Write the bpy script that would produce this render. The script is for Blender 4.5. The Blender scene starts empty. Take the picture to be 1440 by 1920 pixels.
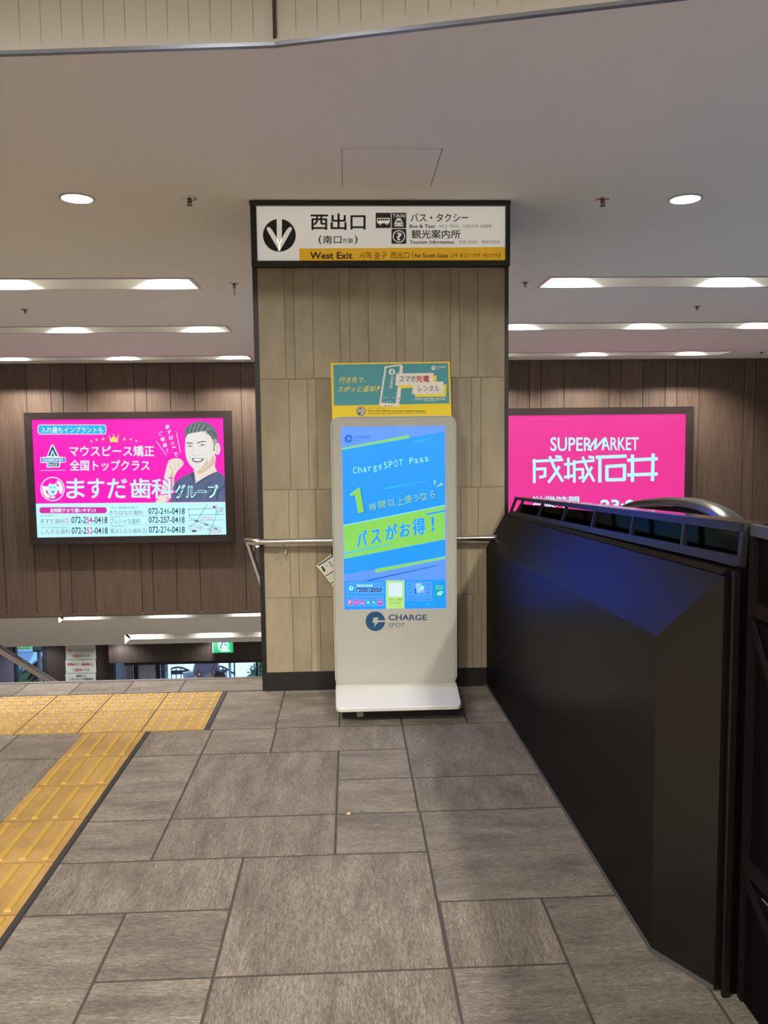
import bpy, bmesh, math, random
from mathutils import Vector, Matrix
random.seed(7)
sc = bpy.context.scene
COL = sc.collection
# ------------------------------------------------------------------ camera
F_PX, PITCH, YAW, ROLL, EYE = 1510.39, .0858, .0425, -.0117, 1.3696
_cp, _sp, _cy, _sy = math.cos(PITCH), math.sin(PITCH), math.cos(YAW), math.sin(YAW)
V_F = Vector((_sy*_cp, _cy*_cp, -_sp))
_r0 = Vector((_cy, -_sy, 0)); _u0 = _r0.cross(V_F)
V_R = math.cos(ROLL)*_r0 + math.sin(ROLL)*_u0
V_U = -math.sin(ROLL)*_r0 + math.cos(ROLL)*_u0
cam_data = bpy.data.cameras.new('camera'); cam = bpy.data.objects.new('camera', cam_data); COL.objects.link(cam)
cam_data.sensor_fit = 'VERTICAL'; cam_data.sensor_height = 36; cam_data.lens = F_PX*36/1920
cam_data.clip_start = .05; cam_data.clip_end = 200
cam.matrix_world = Matrix(((V_R.x, V_U.x, -V_F.x, 0), (V_R.y, V_U.y, -V_F.y, 0), (V_R.z, V_U.z, -V_F.z, EYE), (0, 0, 0, 1)))
sc.camera = cam
# ------------------------------------------------------------------ exposure, world, key lights
sc.view_settings.view_transform = 'Standard'; sc.view_settings.look = 'None'
sc.view_settings.gamma = 1; sc.view_settings.use_curve_mapping = False
EXPO = .32
sc.view_settings.exposure = EXPO
sc.cycles.use_denoising = True
sc.cycles.max_bounces = 8; sc.cycles.diffuse_bounces = 5; sc.cycles.glossy_bounces = 4
sc.cycles.sample_clamp_indirect = 4
world = bpy.data.worlds.new('daylight'); sc.world = world; world.use_nodes = True
bg = world.node_tree.nodes['Background']; bg.inputs[0].default_value = (.36, .62, 1, 1); bg.inputs[1].default_value = 2.6
WARM = (1.0, .945, .86); NEUT = (1.0, .97, .91)
DOWN_W, TROF_W, LOW_W = 95, 300, 60
HALL = [(2.0, 0.0, 620), (-1.0, .5, 320), (-3.0, .6, 330), (-.6, -2.0, 100), (2.6, -2.2, 160), (-3.6, -2.0, 260), (-2.2, -4.3, 420), (0.4, -4.3, 400), (3.0, -4.3, 420)]   # unseen hall downlights, back ones added as fill for the pillar: x, y, watts

def spot(name, loc, watts, size, blend, color=NEUT, radius=.04, parent=None):
    l = bpy.data.lights.new(name, 'SPOT'); l.energy = watts; l.spot_size = math.radians(size); l.spot_blend = blend
    l.color = color; l.shadow_soft_size = radius
    o = bpy.data.objects.new(name, l); COL.objects.link(o); o.location = loc
    if parent: o.parent = parent
    return o
sun_l = bpy.data.lights.new('sun', 'SUN'); sun_l.energy = 3.4; sun_l.color = (.72, .86, 1); sun_l.angle = .2
sun = bpy.data.objects.new('sun', sun_l); COL.objects.link(sun); sun.location = (0, 30, 20)
sun.rotation_euler = (math.radians(-48), 0, math.radians(30))

# ------------------------------------------------------------------ helpers
def ray(px, py): return V_F*F_PX + V_R*(px-720) - V_U*(py-960)
def at(px, py, Y):
    d = ray(px, py); t = Y/d.y
    return Vector((d.x*t, Y, EYE + d.z*t))
def crop(x0, y0, s): return lambda X, Y: (x0+X/s, y0+Y/s)
def lin(c):
    c = c/255
    return c/12.92 if c <= .04045 else ((c+.055)/1.055)**2.4
def rgb(c): return (lin(c[0]), lin(c[1]), lin(c[2]), 1)
MATS = {}
def mat(name, c, rough=.5, metal=0, emit=0, spec=.5):
    if name in MATS: return MATS[name]
    m = bpy.data.materials.new(name); m.use_nodes = True
    b = m.node_tree.nodes['Principled BSDF']
    b.inputs['Base Color'].default_value = rgb(c); b.inputs['Roughness'].default_value = rough
    b.inputs['Metallic'].default_value = metal; b.inputs['Specular IOR Level'].default_value = spec
    if emit:
        b.inputs['Base Color'].default_value = (0, 0, 0, 1)
        b.inputs['Emission Color'].default_value = rgb(c); b.inputs['Emission Strength'].default_value = emit
    MATS[name] = m
    return m
def noisy(name, c1, c2, scale=(1, 1, 1), nscale=5, rough=.6, metal=0, bump=0, detail=6, tone=.0, swap=False, spec=.5, lo=.35, hi=.65, bscale=None):
    """base colour from stretched noise in object space, shifted per piece by the float attribute 'tone'; 'grain' swaps the streak direction"""
    m = bpy.data.materials.new(name); m.use_nodes = True
    nt = m.node_tree; N = nt.nodes; Lk = nt.links.new
    b = N['Principled BSDF']; b.inputs['Roughness'].default_value = rough; b.inputs['Metallic'].default_value = metal
    b.inputs['Specular IOR Level'].default_value = spec
    tc = N.new('ShaderNodeTexCoord'); at_ = N.new('ShaderNodeAttribute'); at_.attribute_name = 'tone'
    mp = N.new('ShaderNodeMapping'); mp.inputs['Scale'].default_value = scale
    add = N.new('ShaderNodeVectorMath'); add.operation = 'ADD'
    sclv = N.new('ShaderNodeVectorMath'); sclv.operation = 'SCALE'; sclv.inputs['Scale'].default_value = 37.0
    comb = N.new('ShaderNodeCombineXYZ')
    for i in range(3): Lk(at_.outputs['Fac'], comb.inputs[i])
    Lk(comb.outputs[0], sclv.inputs[0]); Lk(tc.outputs['Object'], add.inputs[0]); Lk(sclv.outputs[0], add.inputs[1])
    src = add.outputs[0]
    if swap:
        g = N.new('ShaderNodeAttribute'); g.attribute_name = 'grain'
        sep = N.new('ShaderNodeSeparateXYZ'); c2_ = N.new('ShaderNodeCombineXYZ'); mixv = N.new('ShaderNodeMix'); mixv.data_type = 'VECTOR'
        Lk(src, sep.inputs[0]); Lk(sep.outputs[1], c2_.inputs[0]); Lk(sep.outputs[0], c2_.inputs[1]); Lk(sep.outputs[2], c2_.inputs[2])
        Lk(g.outputs['Fac'], mixv.inputs[0]); Lk(src, mixv.inputs[4]); Lk(c2_.outputs[0], mixv.inputs[5]); src = mixv.outputs[1]
    Lk(src, mp.inputs[0])
    nz = N.new('ShaderNodeTexNoise'); nz.inputs['Scale'].default_value = nscale; nz.inputs['Detail'].default_value = detail
    nz.inputs['Roughness'].default_value = .65
    Lk(mp.outputs[0], nz.inputs['Vector'])
    rm = N.new('ShaderNodeValToRGB'); rm.color_ramp.elements[0].position = lo; rm.color_ramp.elements[1].position = hi
    rm.color_ramp.elements[0].color = rgb(c1); rm.color_ramp.elements[1].color = rgb(c2)
    Lk(nz.outputs['Fac'], rm.inputs[0])
    hs = N.new('ShaderNodeHueSaturation')
    ma = N.new('ShaderNodeMath'); ma.operation = 'MULTIPLY_ADD'; ma.inputs[1].default_value = tone*2; ma.inputs[2].default_value = 1-tone
    Lk(at_.outputs['Fac'], ma.inputs[0]); Lk(ma.outputs[0], hs.inputs['Value']); Lk(rm.outputs[0], hs.inputs['Color'])
    Lk(hs.outputs[0], b.inputs['Base Color'])
    if bump:
        bp = N.new('ShaderNodeBump'); bp.inputs['Strength'].default_value = bump; bp.inputs['Distance'].default_value = .01
        Lk(nz.outputs['Fac'], bp.inputs['Height']); Lk(bp.outputs[0], b.inputs['Normal'])
    MATS[name] = m
    return m

def satin(name, c, f=.06, rough=.35):
    """painted or coated metal: diffuse colour under a weak even sheen"""
    if name in MATS: return MATS[name]
    m = bpy.data.materials.new(name); m.use_nodes = True; nt = m.node_tree; nt.nodes.clear()
    o = nt.nodes.new('ShaderNodeOutputMaterial'); d = nt.nodes.new('ShaderNodeBsdfDiffuse'); g = nt.nodes.new('ShaderNodeBsdfGlossy'); x = nt.nodes.new('ShaderNodeMixShader')
    d.inputs[0].default_value = rgb(c); g.inputs[0].default_value = (1, 1, 1, 1); g.inputs['Roughness'].default_value = rough; x.inputs[0].default_value = f
    nt.links.new(d.outputs[0], x.inputs[1]); nt.links.new(g.outputs[0], x.inputs[2]); nt.links.new(x.outputs[0], o.inputs[0])
    MATS[name] = m
    return m
class MB:
    """collects shapes and links them as one mesh object"""
    def __init__(s):
        s.bm = bmesh.new(); s.tone = s.bm.verts.layers.float.new('tone'); s.grain = s.bm.verts.layers.float.new('grain')
    def _v(s, p, t=.5, g=0):
        v = s.bm.verts.new(p); v[s.tone] = t; v[s.grain] = g; return v
    def poly(s, pts, t=.5, g=0):
        try: s.bm.faces.new([s._v(p, t, g) for p in pts])
        except ValueError: pass
        return s
    def box(s, x0, x1, y0, y1, z0, z1, t=.5, g=0):
        v = [s._v((x, y, z), t, g) for z in (z0, z1) for y in (y0, y1) for x in (x0, x1)]
        for f in ((0, 2, 3, 1), (4, 5, 7, 6), (0, 1, 5, 4), (2, 6, 7, 3), (0, 4, 6, 2), (1, 3, 7, 5)): s.bm.faces.new([v[i] for i in f])
        return s
    def prism(s, loop, off, t=.5):
        """closed loop of 3D points swept by the vector off"""
        a = [s._v(p, t) for p in loop]; b = [s._v(Vector(p)+Vector(off), t) for p in loop]; n = len(a)
        s.bm.faces.new(a[::-1]); s.bm.faces.new(b)
        for i in range(n): s.bm.faces.new((a[i], a[(i+1) % n], b[(i+1) % n], b[i]))
        return s
    def tube(s, pts, r, n=12, cap=True):
        pts = [Vector(p) for p in pts]; rings = []
        for i, p in enumerate(pts):
            d = (pts[min(i+1, len(pts)-1)] - pts[max(i-1, 0)]).normalized()
            up = Vector((0, 0, 1)) if abs(d.z) < .95 else Vector((1, 0, 0))
            a = d.cross(up).normalized(); b = a.cross(d)
            ri = r[i] if isinstance(r, (list, tuple)) else r
            rings.append([s._v(p + a*ri*math.cos(2*math.pi*k/n) + b*ri*math.sin(2*math.pi*k/n)) for k in range(n)])
        for A, B in zip(rings, rings[1:]):
            for k in range(n): s.bm.faces.new((A[k], A[(k+1) % n], B[(k+1) % n], B[k]))
        if cap: s.bm.faces.new(rings[0][::-1]); s.bm.faces.new(rings[-1])
        return s
    def lathe(s, c, prof, n=24, axis='z'):
        c = Vector(c); rings = []
        for r, h in prof:
            ring = []
            for k in range(n):
                a = 2*math.pi*k/n
                if axis == 'z': p = (r*math.cos(a), r*math.sin(a), h)
                elif axis == 'y': p = (r*math.cos(a), h, r*math.sin(a))
                else: p = (h, r*math.cos(a), r*math.sin(a))
                ring.append(s._v(c+Vector(p)))
            rings.append(ring)
        for A, B in zip(rings, rings[1:]):
            for k in range(n): s.bm.faces.new((A[k], A[(k+1) % n], B[(k+1) % n], B[k]))
        s.bm.faces.new(rings[0][::-1]); s.bm.faces.new(rings[-1])
        return s
    def build(s, name, m, parent=None, smooth=False, bevel=0, fix=True):
        if fix: bmesh.ops.recalc_face_normals(s.bm, faces=s.bm.faces)
        me = bpy.data.meshes.new(name); s.bm.to_mesh(me); s.bm.free()
        if smooth:
            for p in me.polygons: p.use_smooth = True
            me.set_sharp_from_angle(angle=math.radians(40))
        o = bpy.data.objects.new(name, me); COL.objects.link(o)
        me.materials.append(m if not isinstance(m, str) else MATS[m])
        if bevel:
            md = o.modifiers.new('edge', 'BEVEL'); md.width = bevel; md.segments = 2; md.limit_method = 'ANGLE'
        if parent is not None: put(o, parent)
        return o
def put(o, parent):
    o.parent = parent          # shapes are written in place: a thing's Empty only carries the location
    if parent.parent is None: o.matrix_parent_inverse = Matrix.Translation(parent.location).inverted()
def tag(o, label, cat, group=None, kind=None):
    o['label'] = label; o['category'] = cat
    if group: o['group'] = group
    if kind: o['kind'] = kind
    return o
def thing(name, loc, label, cat, group=None, kind=None):
    o = bpy.data.objects.new(name, None); COL.objects.link(o); o.location = loc; o.empty_display_size = .1
    return tag(o, label, cat, group, kind)
def smooth_loop(pts, k=6):
    n = len(pts); out = []
    for i in range(n):
        p0, p1, p2, p3 = [pts[(i+j-1) % n] for j in range(4)]
        for q in range(k):
            t = q/k
            out.append(tuple(.5*((2*p1[a]) + (p2[a]-p0[a])*t + (2*p0[a]-5*p1[a]+4*p2[a]-p3[a])*t*t + (3*p1[a]-p0[a]-3*p2[a]+p3[a])*t**3) for a in (0, 1)))
    return out
def smooth_line(pts, k=6):
    n = len(pts); out = []
    for i in range(n-1):
        p0, p1, p2, p3 = pts[max(i-1, 0)], pts[i], pts[i+1], pts[min(i+2, n-1)]
        for q in range(k):
            t = q/k
            out.append(tuple(.5*((2*p1[a]) + (p2[a]-p0[a])*t + (2*p0[a]-5*p1[a]+4*p2[a]-p3[a])*t*t + (3*p1[a]-p0[a]-3*p2[a]+p3[a])*t**3) for a in range(len(p1))))
    out.append(tuple(pts[-1]))
    return out
def ell(cx, cy, rx, ry, n=28, a0=0, a1=360): return [(cx+rx*math.cos(math.radians(a0+(a1-a0)*i/n)), cy+ry*math.sin(math.radians(a0+(a1-a0)*i/n))) for i in range(n if a1-a0 == 360 else n+1)]
def rrect(x0, y0, x1, y1, r, n=5):
    out = []
    for cx, cy, a in ((x1-r, y0+r, 270), (x1-r, y1-r, 0), (x0+r, y1-r, 90), (x0+r, y0+r, 180)):
        out += [(cx+r*math.cos(math.radians(a+90*i/n)), cy+r*math.sin(math.radians(a+90*i/n))) for i in range(n+1)]
    return out
_txt_cache = {}
def glyphs(s, bold):
    key = (s, bold)
    if key not in _txt_cache:
        cu = bpy.data.curves.new('lettering', 'FONT'); cu.body = s; cu.size = 1; cu.offset = bold; cu.resolution_u = 3; cu.fill_mode = 'FRONT'
        o = bpy.data.objects.new('lettering', cu); COL.objects.link(o)
        bpy.context.view_layer.update()
        ev = o.evaluated_get(bpy.context.evaluated_depsgraph_get()); me = ev.to_mesh()
        vs = [(v.co.x, v.co.y) for v in me.vertices]; fs = [tuple(p.vertices) for p in me.polygons]
        ev.to_mesh_clear(); bpy.data.objects.remove(o); bpy.data.curves.remove(cu)
        x0 = min(v[0] for v in vs); x1 = max(v[0] for v in vs); y0 = min(v[1] for v in vs); y1 = max(v[1] for v in vs)
        _txt_cache[key] = ([((v[0]-x0)/max(x1-x0, 1e-6), (y1-v[1])/max(y1-y0, 1e-6)) for v in vs], fs)
    return _txt_cache[key]
class Print:
    """flat printing on the plane y = Y (facing the camera side), drawn in a crop frame C: one mesh, one material slot per colour"""
    step = .0004
    def __init__(s, C, Y, parent, prefix):
        s.C, s.Y, s.parent, s.prefix, s.mb, s.mats = C, Y, parent, prefix, MB(), []
    def _face(s, m, vs):
        if m not in s.mats: s.mats.append(m)
        try: f = s.mb.bm.faces.new(vs)
        except ValueError: return
        f.normal_update()
        if f.normal.y > 0: f.normal_flip()
        f.material_index = s.mats.index(m)
    def P(s, x, y, lvl):
        p = s.C(x, y); return s.mb._v(at(p[0], p[1], s.Y - lvl*s.step))
    def poly(s, m, pts, lvl=1): s._face(m, [s.P(x, y, lvl) for x, y in pts]); return s
    def rect(s, m, x0, y0, x1, y1, lvl=1): return s.poly(m, [(x0, y0), (x1, y0), (x1, y1), (x0, y1)], lvl)
    def blob(s, m, pts, lvl=1): return s.poly(m, smooth_loop(pts), lvl)
    def line(s, m, pts, w, lvl=2, smooth=False):
        if smooth: pts = smooth_line(pts)
        for (xa, ya), (xb, yb) in zip(pts, pts[1:]):
            d = math.hypot(xb-xa, yb-ya) or 1; nx, ny = -(yb-ya)/d*w/2, (xb-xa)/d*w/2
            e = min(w*.25, d*.3); ex, ey = (xb-xa)/d*e, (yb-ya)/d*e
            s.poly(m, [(xa+nx-ex, ya+ny-ey), (xb+nx+ex, yb+ny+ey), (xb-nx+ex, yb-ny+ey), (xa-nx-ex, ya-ny-ey)], lvl)
        return s
    def ring(s, m, cx, cy, r0, r1, lvl=2, a0=0, a1=360, n=36):
        for i in range(n):
            a, b = math.radians(a0+(a1-a0)*i/n), math.radians(a0+(a1-a0)*(i+1)/n)
            s.poly(m, [(cx+r1*math.cos(a), cy+r1*math.sin(a)), (cx+r1*math.cos(b), cy+r1*math.sin(b)), (cx+r0*math.cos(b), cy+r0*math.sin(b)), (cx+r0*math.cos(a), cy+r0*math.sin(a))], lvl)
        return s
    def text(s, m, body, x0, y0, x1, y1, lvl=3, bold=.0, quad=None):
        """lettering fitted to a box, or to quad = top-left, top-right, bottom-right, bottom-left"""
        cjk = any(ord(c) > 0x2e80 for c in body)
        vs, fs = glyphs(body, 0 if cjk else bold)
        q = quad or [(x0, y0), (x1, y0), (x1, y1), (x0, y1)]
        em = math.hypot(q[3][0]-q[0][0], q[3][1]-q[0][1])
        k = max(0, bold)*em*.8 if cjk else 0          # kanji and kana are thickened by overlaid shifted copies
        for ci, (dx, dy) in enumerate(((-k, 0), (k, 0), (0, -k), (0, k), (-.7*k, -.7*k), (.7*k, .7*k), (.7*k, -.7*k), (-.7*k, .7*k)) if k > .15 else ((0, 0),)):
            bv = []
            for u, v in vs:
                X = (q[0][0]*(1-u)+q[1][0]*u)*(1-v) + (q[3][0]*(1-u)+q[2][0]*u)*v + dx
                Y = (q[0][1]*(1-u)+q[1][1]*u)*(1-v) + (q[3][1]*(1-u)+q[2][1]*u)*v + dy
                bv.append(s.P(X, Y, lvl+.06*ci))
            for f in fs: s._face(m, [bv[i] for i in f])
        return s
    def done(s):
        o = s.mb.build(s.prefix, s.mats[0], s.parent, fix=False)
        for m in s.mats[1:]: o.data.materials.append(m)
# ------------------------------------------------------------------ materials
H = 2.644; D = 4.415; W = 12.754; ZL = -4.7
M_ceil = mat('ceiling_paint', (238, 235, 228), .85)
M_wood = noisy('wood_panel', (66, 51, 42), (112, 91, 76), (26, 26, .55), 3.2, .5, tone=.16, detail=5, lo=.25, hi=.75)
M_wood_dark = noisy('dark_wood_panel', (38, 30, 26), (62, 50, 43), (18, 18, .6), 3, .55, tone=.12)
def stone_material(name):
    """slate look: blotchy base colour, fine crinkled relief running along 'grain', one tone per tile"""
    m = noisy(name, (110, 102, 93), (163, 153, 141), (1.5, 5, 2), 2.6, .44, tone=.14, swap=True, detail=8, lo=.3, hi=.72, spec=.5)
    nt = m.node_tree; N = nt.nodes; Lk = nt.links.new; b = N['Principled BSDF']
    mp = [n for n in N if n.type == 'MAPPING'][0]; vec = mp.inputs[0].links[0].from_socket
    m2 = N.new('ShaderNodeMapping'); m2.inputs['Scale'].default_value = (20, 84, 20); Lk(vec, m2.inputs[0])
    wz = N.new('ShaderNodeTexNoise'); wz.inputs['Scale'].default_value = 2.0; wz.inputs['Detail'].default_value = 10; wz.inputs['Roughness'].default_value = .74; wz.inputs['Distortion'].default_value = 1.3
    Lk(m2.outputs[0], wz.inputs['Vector'])
    bp = N.new('ShaderNodeBump'); bp.inputs['Strength'].default_value = .95; bp.inputs['Distance'].default_value = .012
    Lk(wz.outputs['Fac'], bp.inputs['Height']); Lk(bp.outputs[0], b.inputs['Normal'])
    rp = N.new('ShaderNodeValToRGB'); rp.color_ramp.elements[0].position = .40; rp.color_ramp.elements[1].position = .63
    rp.color_ramp.elements[0].color = (.56, .55, .54, 1); rp.color_ramp.elements[1].color = (1.52, 1.51, 1.49, 1)  # bright crests and dark hollows of the relief painted into the colour
    Lk(wz.outputs['Fac'], rp.inputs[0])
    mul = N.new('ShaderNodeMix'); mul.data_type = 'RGBA'; mul.blend_type = 'MULTIPLY'; mul.inputs[0].default_value = 1
    src = b.inputs['Base Color'].links[0].from_socket
    Lk(src, mul.inputs[6]); Lk(rp.outputs[0], mul.inputs[7]); Lk(mul.outputs[2], b.inputs['Base Color'])
    return m
M_stone = stone_material('slate_floor_tile')
M_grout = mat('dark_grout', (56, 51, 45), .9)
M_pill = noisy('beige_wall_tile', (128, 117, 94), (162, 150, 125), (2.2, 2.2, .9), 2.6, .45, tone=.07, detail=7, lo=.25, hi=.75)
M_pgrout = mat('tile_joint', (88, 74, 52), .9)
M_black = mat('black_metal', (16, 14, 13), .45)
M_base = mat('black_skirting', (20, 16, 14), .5)
M_yel = noisy('yellow_tactile', (134, 103, 52), (158, 126, 68), (1, 1, 1), 7, .55, tone=.05, bump=.08)
def raised_yellow(m):
    """the raised dots and bars keep a stronger yellow than the worn ground ('grain' = 1 on them)"""
    nt = m.node_tree; N = nt.nodes; b = N['Principled BSDF']; src = b.inputs['Base Color'].links[0].from_socket
    g = N.new('ShaderNodeAttribute'); g.attribute_name = 'grain'; mx = N.new('ShaderNodeMix'); mx.data_type = 'RGBA'
    nt.links.new(g.outputs['Fac'], mx.inputs[0]); nt.links.new(src, mx.inputs[6]); mx.inputs[7].default_value = rgb((172, 137, 44)); nt.links.new(mx.outputs[2], b.inputs['Base Color'])
raised_yellow(M_yel)
M_steel = mat('polished_steel', (214, 212, 205), .16, 1)
M_chrome = mat('brushed_edge_metal', (150, 158, 172), .22, .6)
M_white = mat('white_gloss', (196, 196, 190), .22)
M_whitem = mat('white_matt_metal', (180, 180, 174), .5)
M_frame = mat('dark_brown_frame', (44, 34, 32), .42)
M_lamp = mat('lamp_glow', (255, 252, 240), emit=14)
M_hall = mat('hall_wall_paint', (150, 144, 134), .8)

def struct(name, mb, m, label=None, parent=None, **k):
    o = mb.build(name, m, parent, **k)
    if parent is None: tag(o, label, 'structure', kind='structure')
    return o
# ------------------------------------------------------------------ floor: stone tiles
fl = MB(); G = .0042
X0 = [-5.89+.61*i for i in range(8)]
def tile(x0, x1, y0, y1, g=0, t=None):
    fl.box(x0+G, x1-G, y0+G, y1-G, -.012, 0, random.random() if t is None else t, g)
c_3, c_2, c_1, c0, c1, c2, c3, c4 = -1.29, -.975, -.676, -.371, -.067, .2385, .557, .88
r0, r1, r2, r3, r4, r5, r6, r7 = 3.814, 3.503, 3.19, 2.885, 2.59, 2.292, 1.986, 1.68
# strip along the head of the stairs and the row beside the pillar
for a, b in ((-3.08, -2.48), (-2.48, -1.876), (-1.876, -1.573), (-1.573, -1.273), (-1.273, -.971), (-.971, -.485)): tile(a, b, 4.428, 4.66, 0)
tile(-.695, -.376, r0, 4.414, 0, .45); tile(-.376, c1, r0, 4.414, 0, .35); tile(c1, c2, r0, 4.414, 0, .3); tile(c2, .56, r0, 4.414, 0, .4); tile(.56, .88, r0, 4.414, 0, .4)
tile(c_2, c_1, r1, r0, 1, .6); tile(c_1, c0, r1, r0, 0, .62); tile(c0, c2, r1, r0, 1, .45)
tile(c_2, c_1, r3, r1, 0, .62); tile(c_1, c1, r3, r1, 1, .42); tile(c1, c2, r2, r1, 0, .5); tile(c1, c2, r3, r2, 0, .48)
tile(c2, c4, r2, r0, 1, .3); tile(c2, c4, r3, r2, 1, .42)
tile(c_2, c_1, r4, r3, 0, .5); tile(c_1, c1, r4, r3, 1, .4); tile(c1, .243, r4, r3, 0, .35)
tile(.243, c4, r5, r4+.295, 0, .4)
tile(c_2, c0, r5, r4, 1, .7); tile(c0, .243, r6, r4, 1, .5)
tile(c_2, c_1, r7, r5, 0, .8); tile(c_1, c0, r6, r5, 0, .3)
tile(c_1, c0, 1.375, r6, 0, .75); tile(c0, .247, 1.375, r6, 1, .6)
tile(.247, c3, r6, r5, 1, .45); tile(c3, c4, r7, r5, 0, .42); tile(.247, c3, 1.375, r6, 0, .4)
tile(c4, 1.49, 1.375, r6, 0, .6); tile(c3, c4, 1.375, r7, 1, .5); tile(c_2, c_1, 1.375, r7, 1, .5)
# left of the guide path
tile(-1.595, c_3, r1, r0, 0, .6); tile(-2.2, -1.595, r1, r0, 0, .65); tile(-2.81, -2.2, r1, r0, 1)
for a, b in ((-1.9, c_3), (-2.51, -1.9), (-3.12, -2.51)):
    for c, d in ((r3, r1), (r5, r3), (r7, r5), (1.07, r7)): tile(a, b, c, d, int(random.random() > .5), .6)
for i in range(13):
    for j in range(9):
        x, y = -5.86+.61*i, -4.115+.61*j
        if y+.61 <= 1.38: 
            if x < c_3 and x+.61 > c_3: tile(x, c_3, y, y+.61, j % 2)
            elif x < c_2 and x+.61 > c_2: tile(c_2, x+.61, y, y+.61, j % 2)
            elif x >= c_2 or x+.61 <= c_3: tile(x, x+.61, y, y+.61, (i+j) % 2)
for i in range(5):
    for j in range(6): tile(-6.17+.61*i, -5.56+.61*i, 1.0+.61*j, 1.61+.61*j, (i+j) % 2)
floor = struct('floor', fl, M_stone, 'grey brown slate tile floor laid in mixed sizes')
fb = MB(); fb.box(-6.5, .93, -5, 4.69, -.3, -.0012); fb.box(.93, 6.5, -5, 1.6, -.3, -.0012)
struct('grout_bed', fb, M_grout, parent=floor)
nz = MB(); nz.box(-6.5, -.49, 4.665, 4.692, -.16, .001); struct('stair_nosing', nz, mat('nosing_metal', (120, 116, 112), .4, .6), parent=floor)
# ------------------------------------------------------------------ stairs down to the exit, lower floor
st = MB(); n = 29
for i in range(n): st.box(-6.5, -.5, 4.69+.3*i, 4.69+.3*(i+1)+.02, -5.2, -.162*(i+1))
struct('stair_flight', st, M_stone, 'stone stairs going down to the street exit')
lf = MB(); lf.box(-9, 9, 13.3, 18.5, ZL-.2, ZL); lf.box(-.48, 9, 3.2, 13.3, ZL-.2, ZL); lf.box(-9, -6.52, 3.2, 13.3, ZL-.2, ZL); struct('floor_lower', lf, M_stone, 'stone floor of the lower exit lobby')
# ------------------------------------------------------------------ ceiling with light slots
TR = {'L1': (-5.0, -1.205, 6.375, 6.772), 'L2': (-5.15, -1.31, 8.88, 9.33), 'L3': (-5.4, -1.43, 11.83, 12.28),
      'R1': (1.60, 5.6, 6.375, 6.765), 'R2': (1.71, 5.7, 8.83, 9.30), 'R3': (1.83, 5.65, 11.70, 12.185)}
fascia = [(-6.5, 3.257), (-1.117, 2.796), (-.217, 2.719), (.952, 2.425), (6.5, 1.03)]
ce = MB()
xs = sorted({-8.0, 8.0} | {v for t in TR.values() for v in t[:2]}); ys = sorted({3.3, W+.03} | {v for t in TR.values() for v in t[2:]})
for xa, xb in zip(xs, xs[1:]):
    for ya, yb in zip(ys, ys[1:]):
        mx, my = (xa+xb)/2, (ya+yb)/2
        if not any(t[0] < mx < t[1] and t[2] < my < t[3] for t in TR.values()): ce.box(xa, xb, ya, yb, H, H+.05)
ce.prism([(x, y+.002, H) for x, y in fascia] + [(8, 1.03, H), (8, 3.3, H), (-8, 3.3, H), (-8, 3.257, H)], (0, 0, .05))
struct('ceiling', ce, M_ceil, 'smooth off-white ceiling with long light slots', fix=True)
# boarded bulkhead above the ceiling edge
M_board = mat('painted_board', (200, 196, 186), .7)
fb = MB(); tr = MB(); tr2 = MB()
for (xa, ya), (xb, yb) in zip(fascia, fascia[1:]):
    L = math.hypot(xb-xa, yb-ya); ux, uy = (xb-xa)/L, (yb-ya)/L; nx, ny = uy, -ux
    n = max(1, round(L/.0715)); 
    for i in range(n):
        a, b = L*i/n+.0007, L*(i+1)/n-.0007
        p = [(xa+ux*a, ya+uy*a), (xa+ux*b, ya+uy*b)]
        fb.prism([(p[0][0], p[0][1], H+.024), (p[1][0], p[1][1], H+.024), (p[1][0]-nx*.02, p[1][1]-ny*.02, H+.024), (p[0][0]-nx*.02, p[0][1]-ny*.02, H+.024)], (0, 0, .85), random.random())
    fb.prism([(xa-nx*.014, ya-ny*.014, H+.01), (xb-nx*.014, yb-ny*.014, H+.01), (xb-nx*.03, yb-ny*.03, H+.01), (xa-nx*.03, ya-ny*.03, H+.01)], (0, 0, .86))
    def strip(mb, z0, z1, o0, o1): mb.prism([(xa+nx*o0, ya+ny*o0, z0), (xb+nx*o0, yb+ny*o0, z0), (xb+nx*o1, yb+ny*o1, z0), (xa+nx*o1, ya+ny*o1, z0)], (0, 0, z1-z0))
    strip(tr, H+.009, H+.024, .006, -.01); strip(tr2, H-.002, H+.010, .008, -.01)
bk = struct('wall_bulkhead', fb, M_board, 'cream narrow boarded bulkhead above the ceiling edge')
struct('edge_strip', tr, M_board, parent=bk); struct('metal_edge', tr2, M_chrome, parent=bk)
jn = MB(); jn.box(-.222, -.212, 2.705, 2.735, H+.02, H+.9); struct('corner_joint', jn, mat('joint_dark', (62, 52, 44), .8), parent=bk)  # dark strip where the two board runs meet
# upper hall around the camera
hl = MB(); hl.box(-6.6, 6.6, -5.1, 3.4, 3.34, 3.42); struct('ceiling_hall', hl, M_ceil, 'higher ceiling of the station hall')
hw = MB(); hw.box(-6.6, -6.5, -5.1, 4.8, -.3, 3.4); struct('wall_hall_left', hw, M_hall, 'pale wall of the station hall')
hw = MB(); hw.box(6.5, 6.6, -5.1, 3.4, -.3, 3.4); struct('wall_hall_right', hw, M_hall, 'pale wall of the station hall on the escalator side')
hw = MB(); hw.box(-6.6, 6.6, -5.2, -5.1, -.3, 3.42); struct('wall_hall_back', hw, M_hall, 'pale wall of the station hall facing the pillar')
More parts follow.
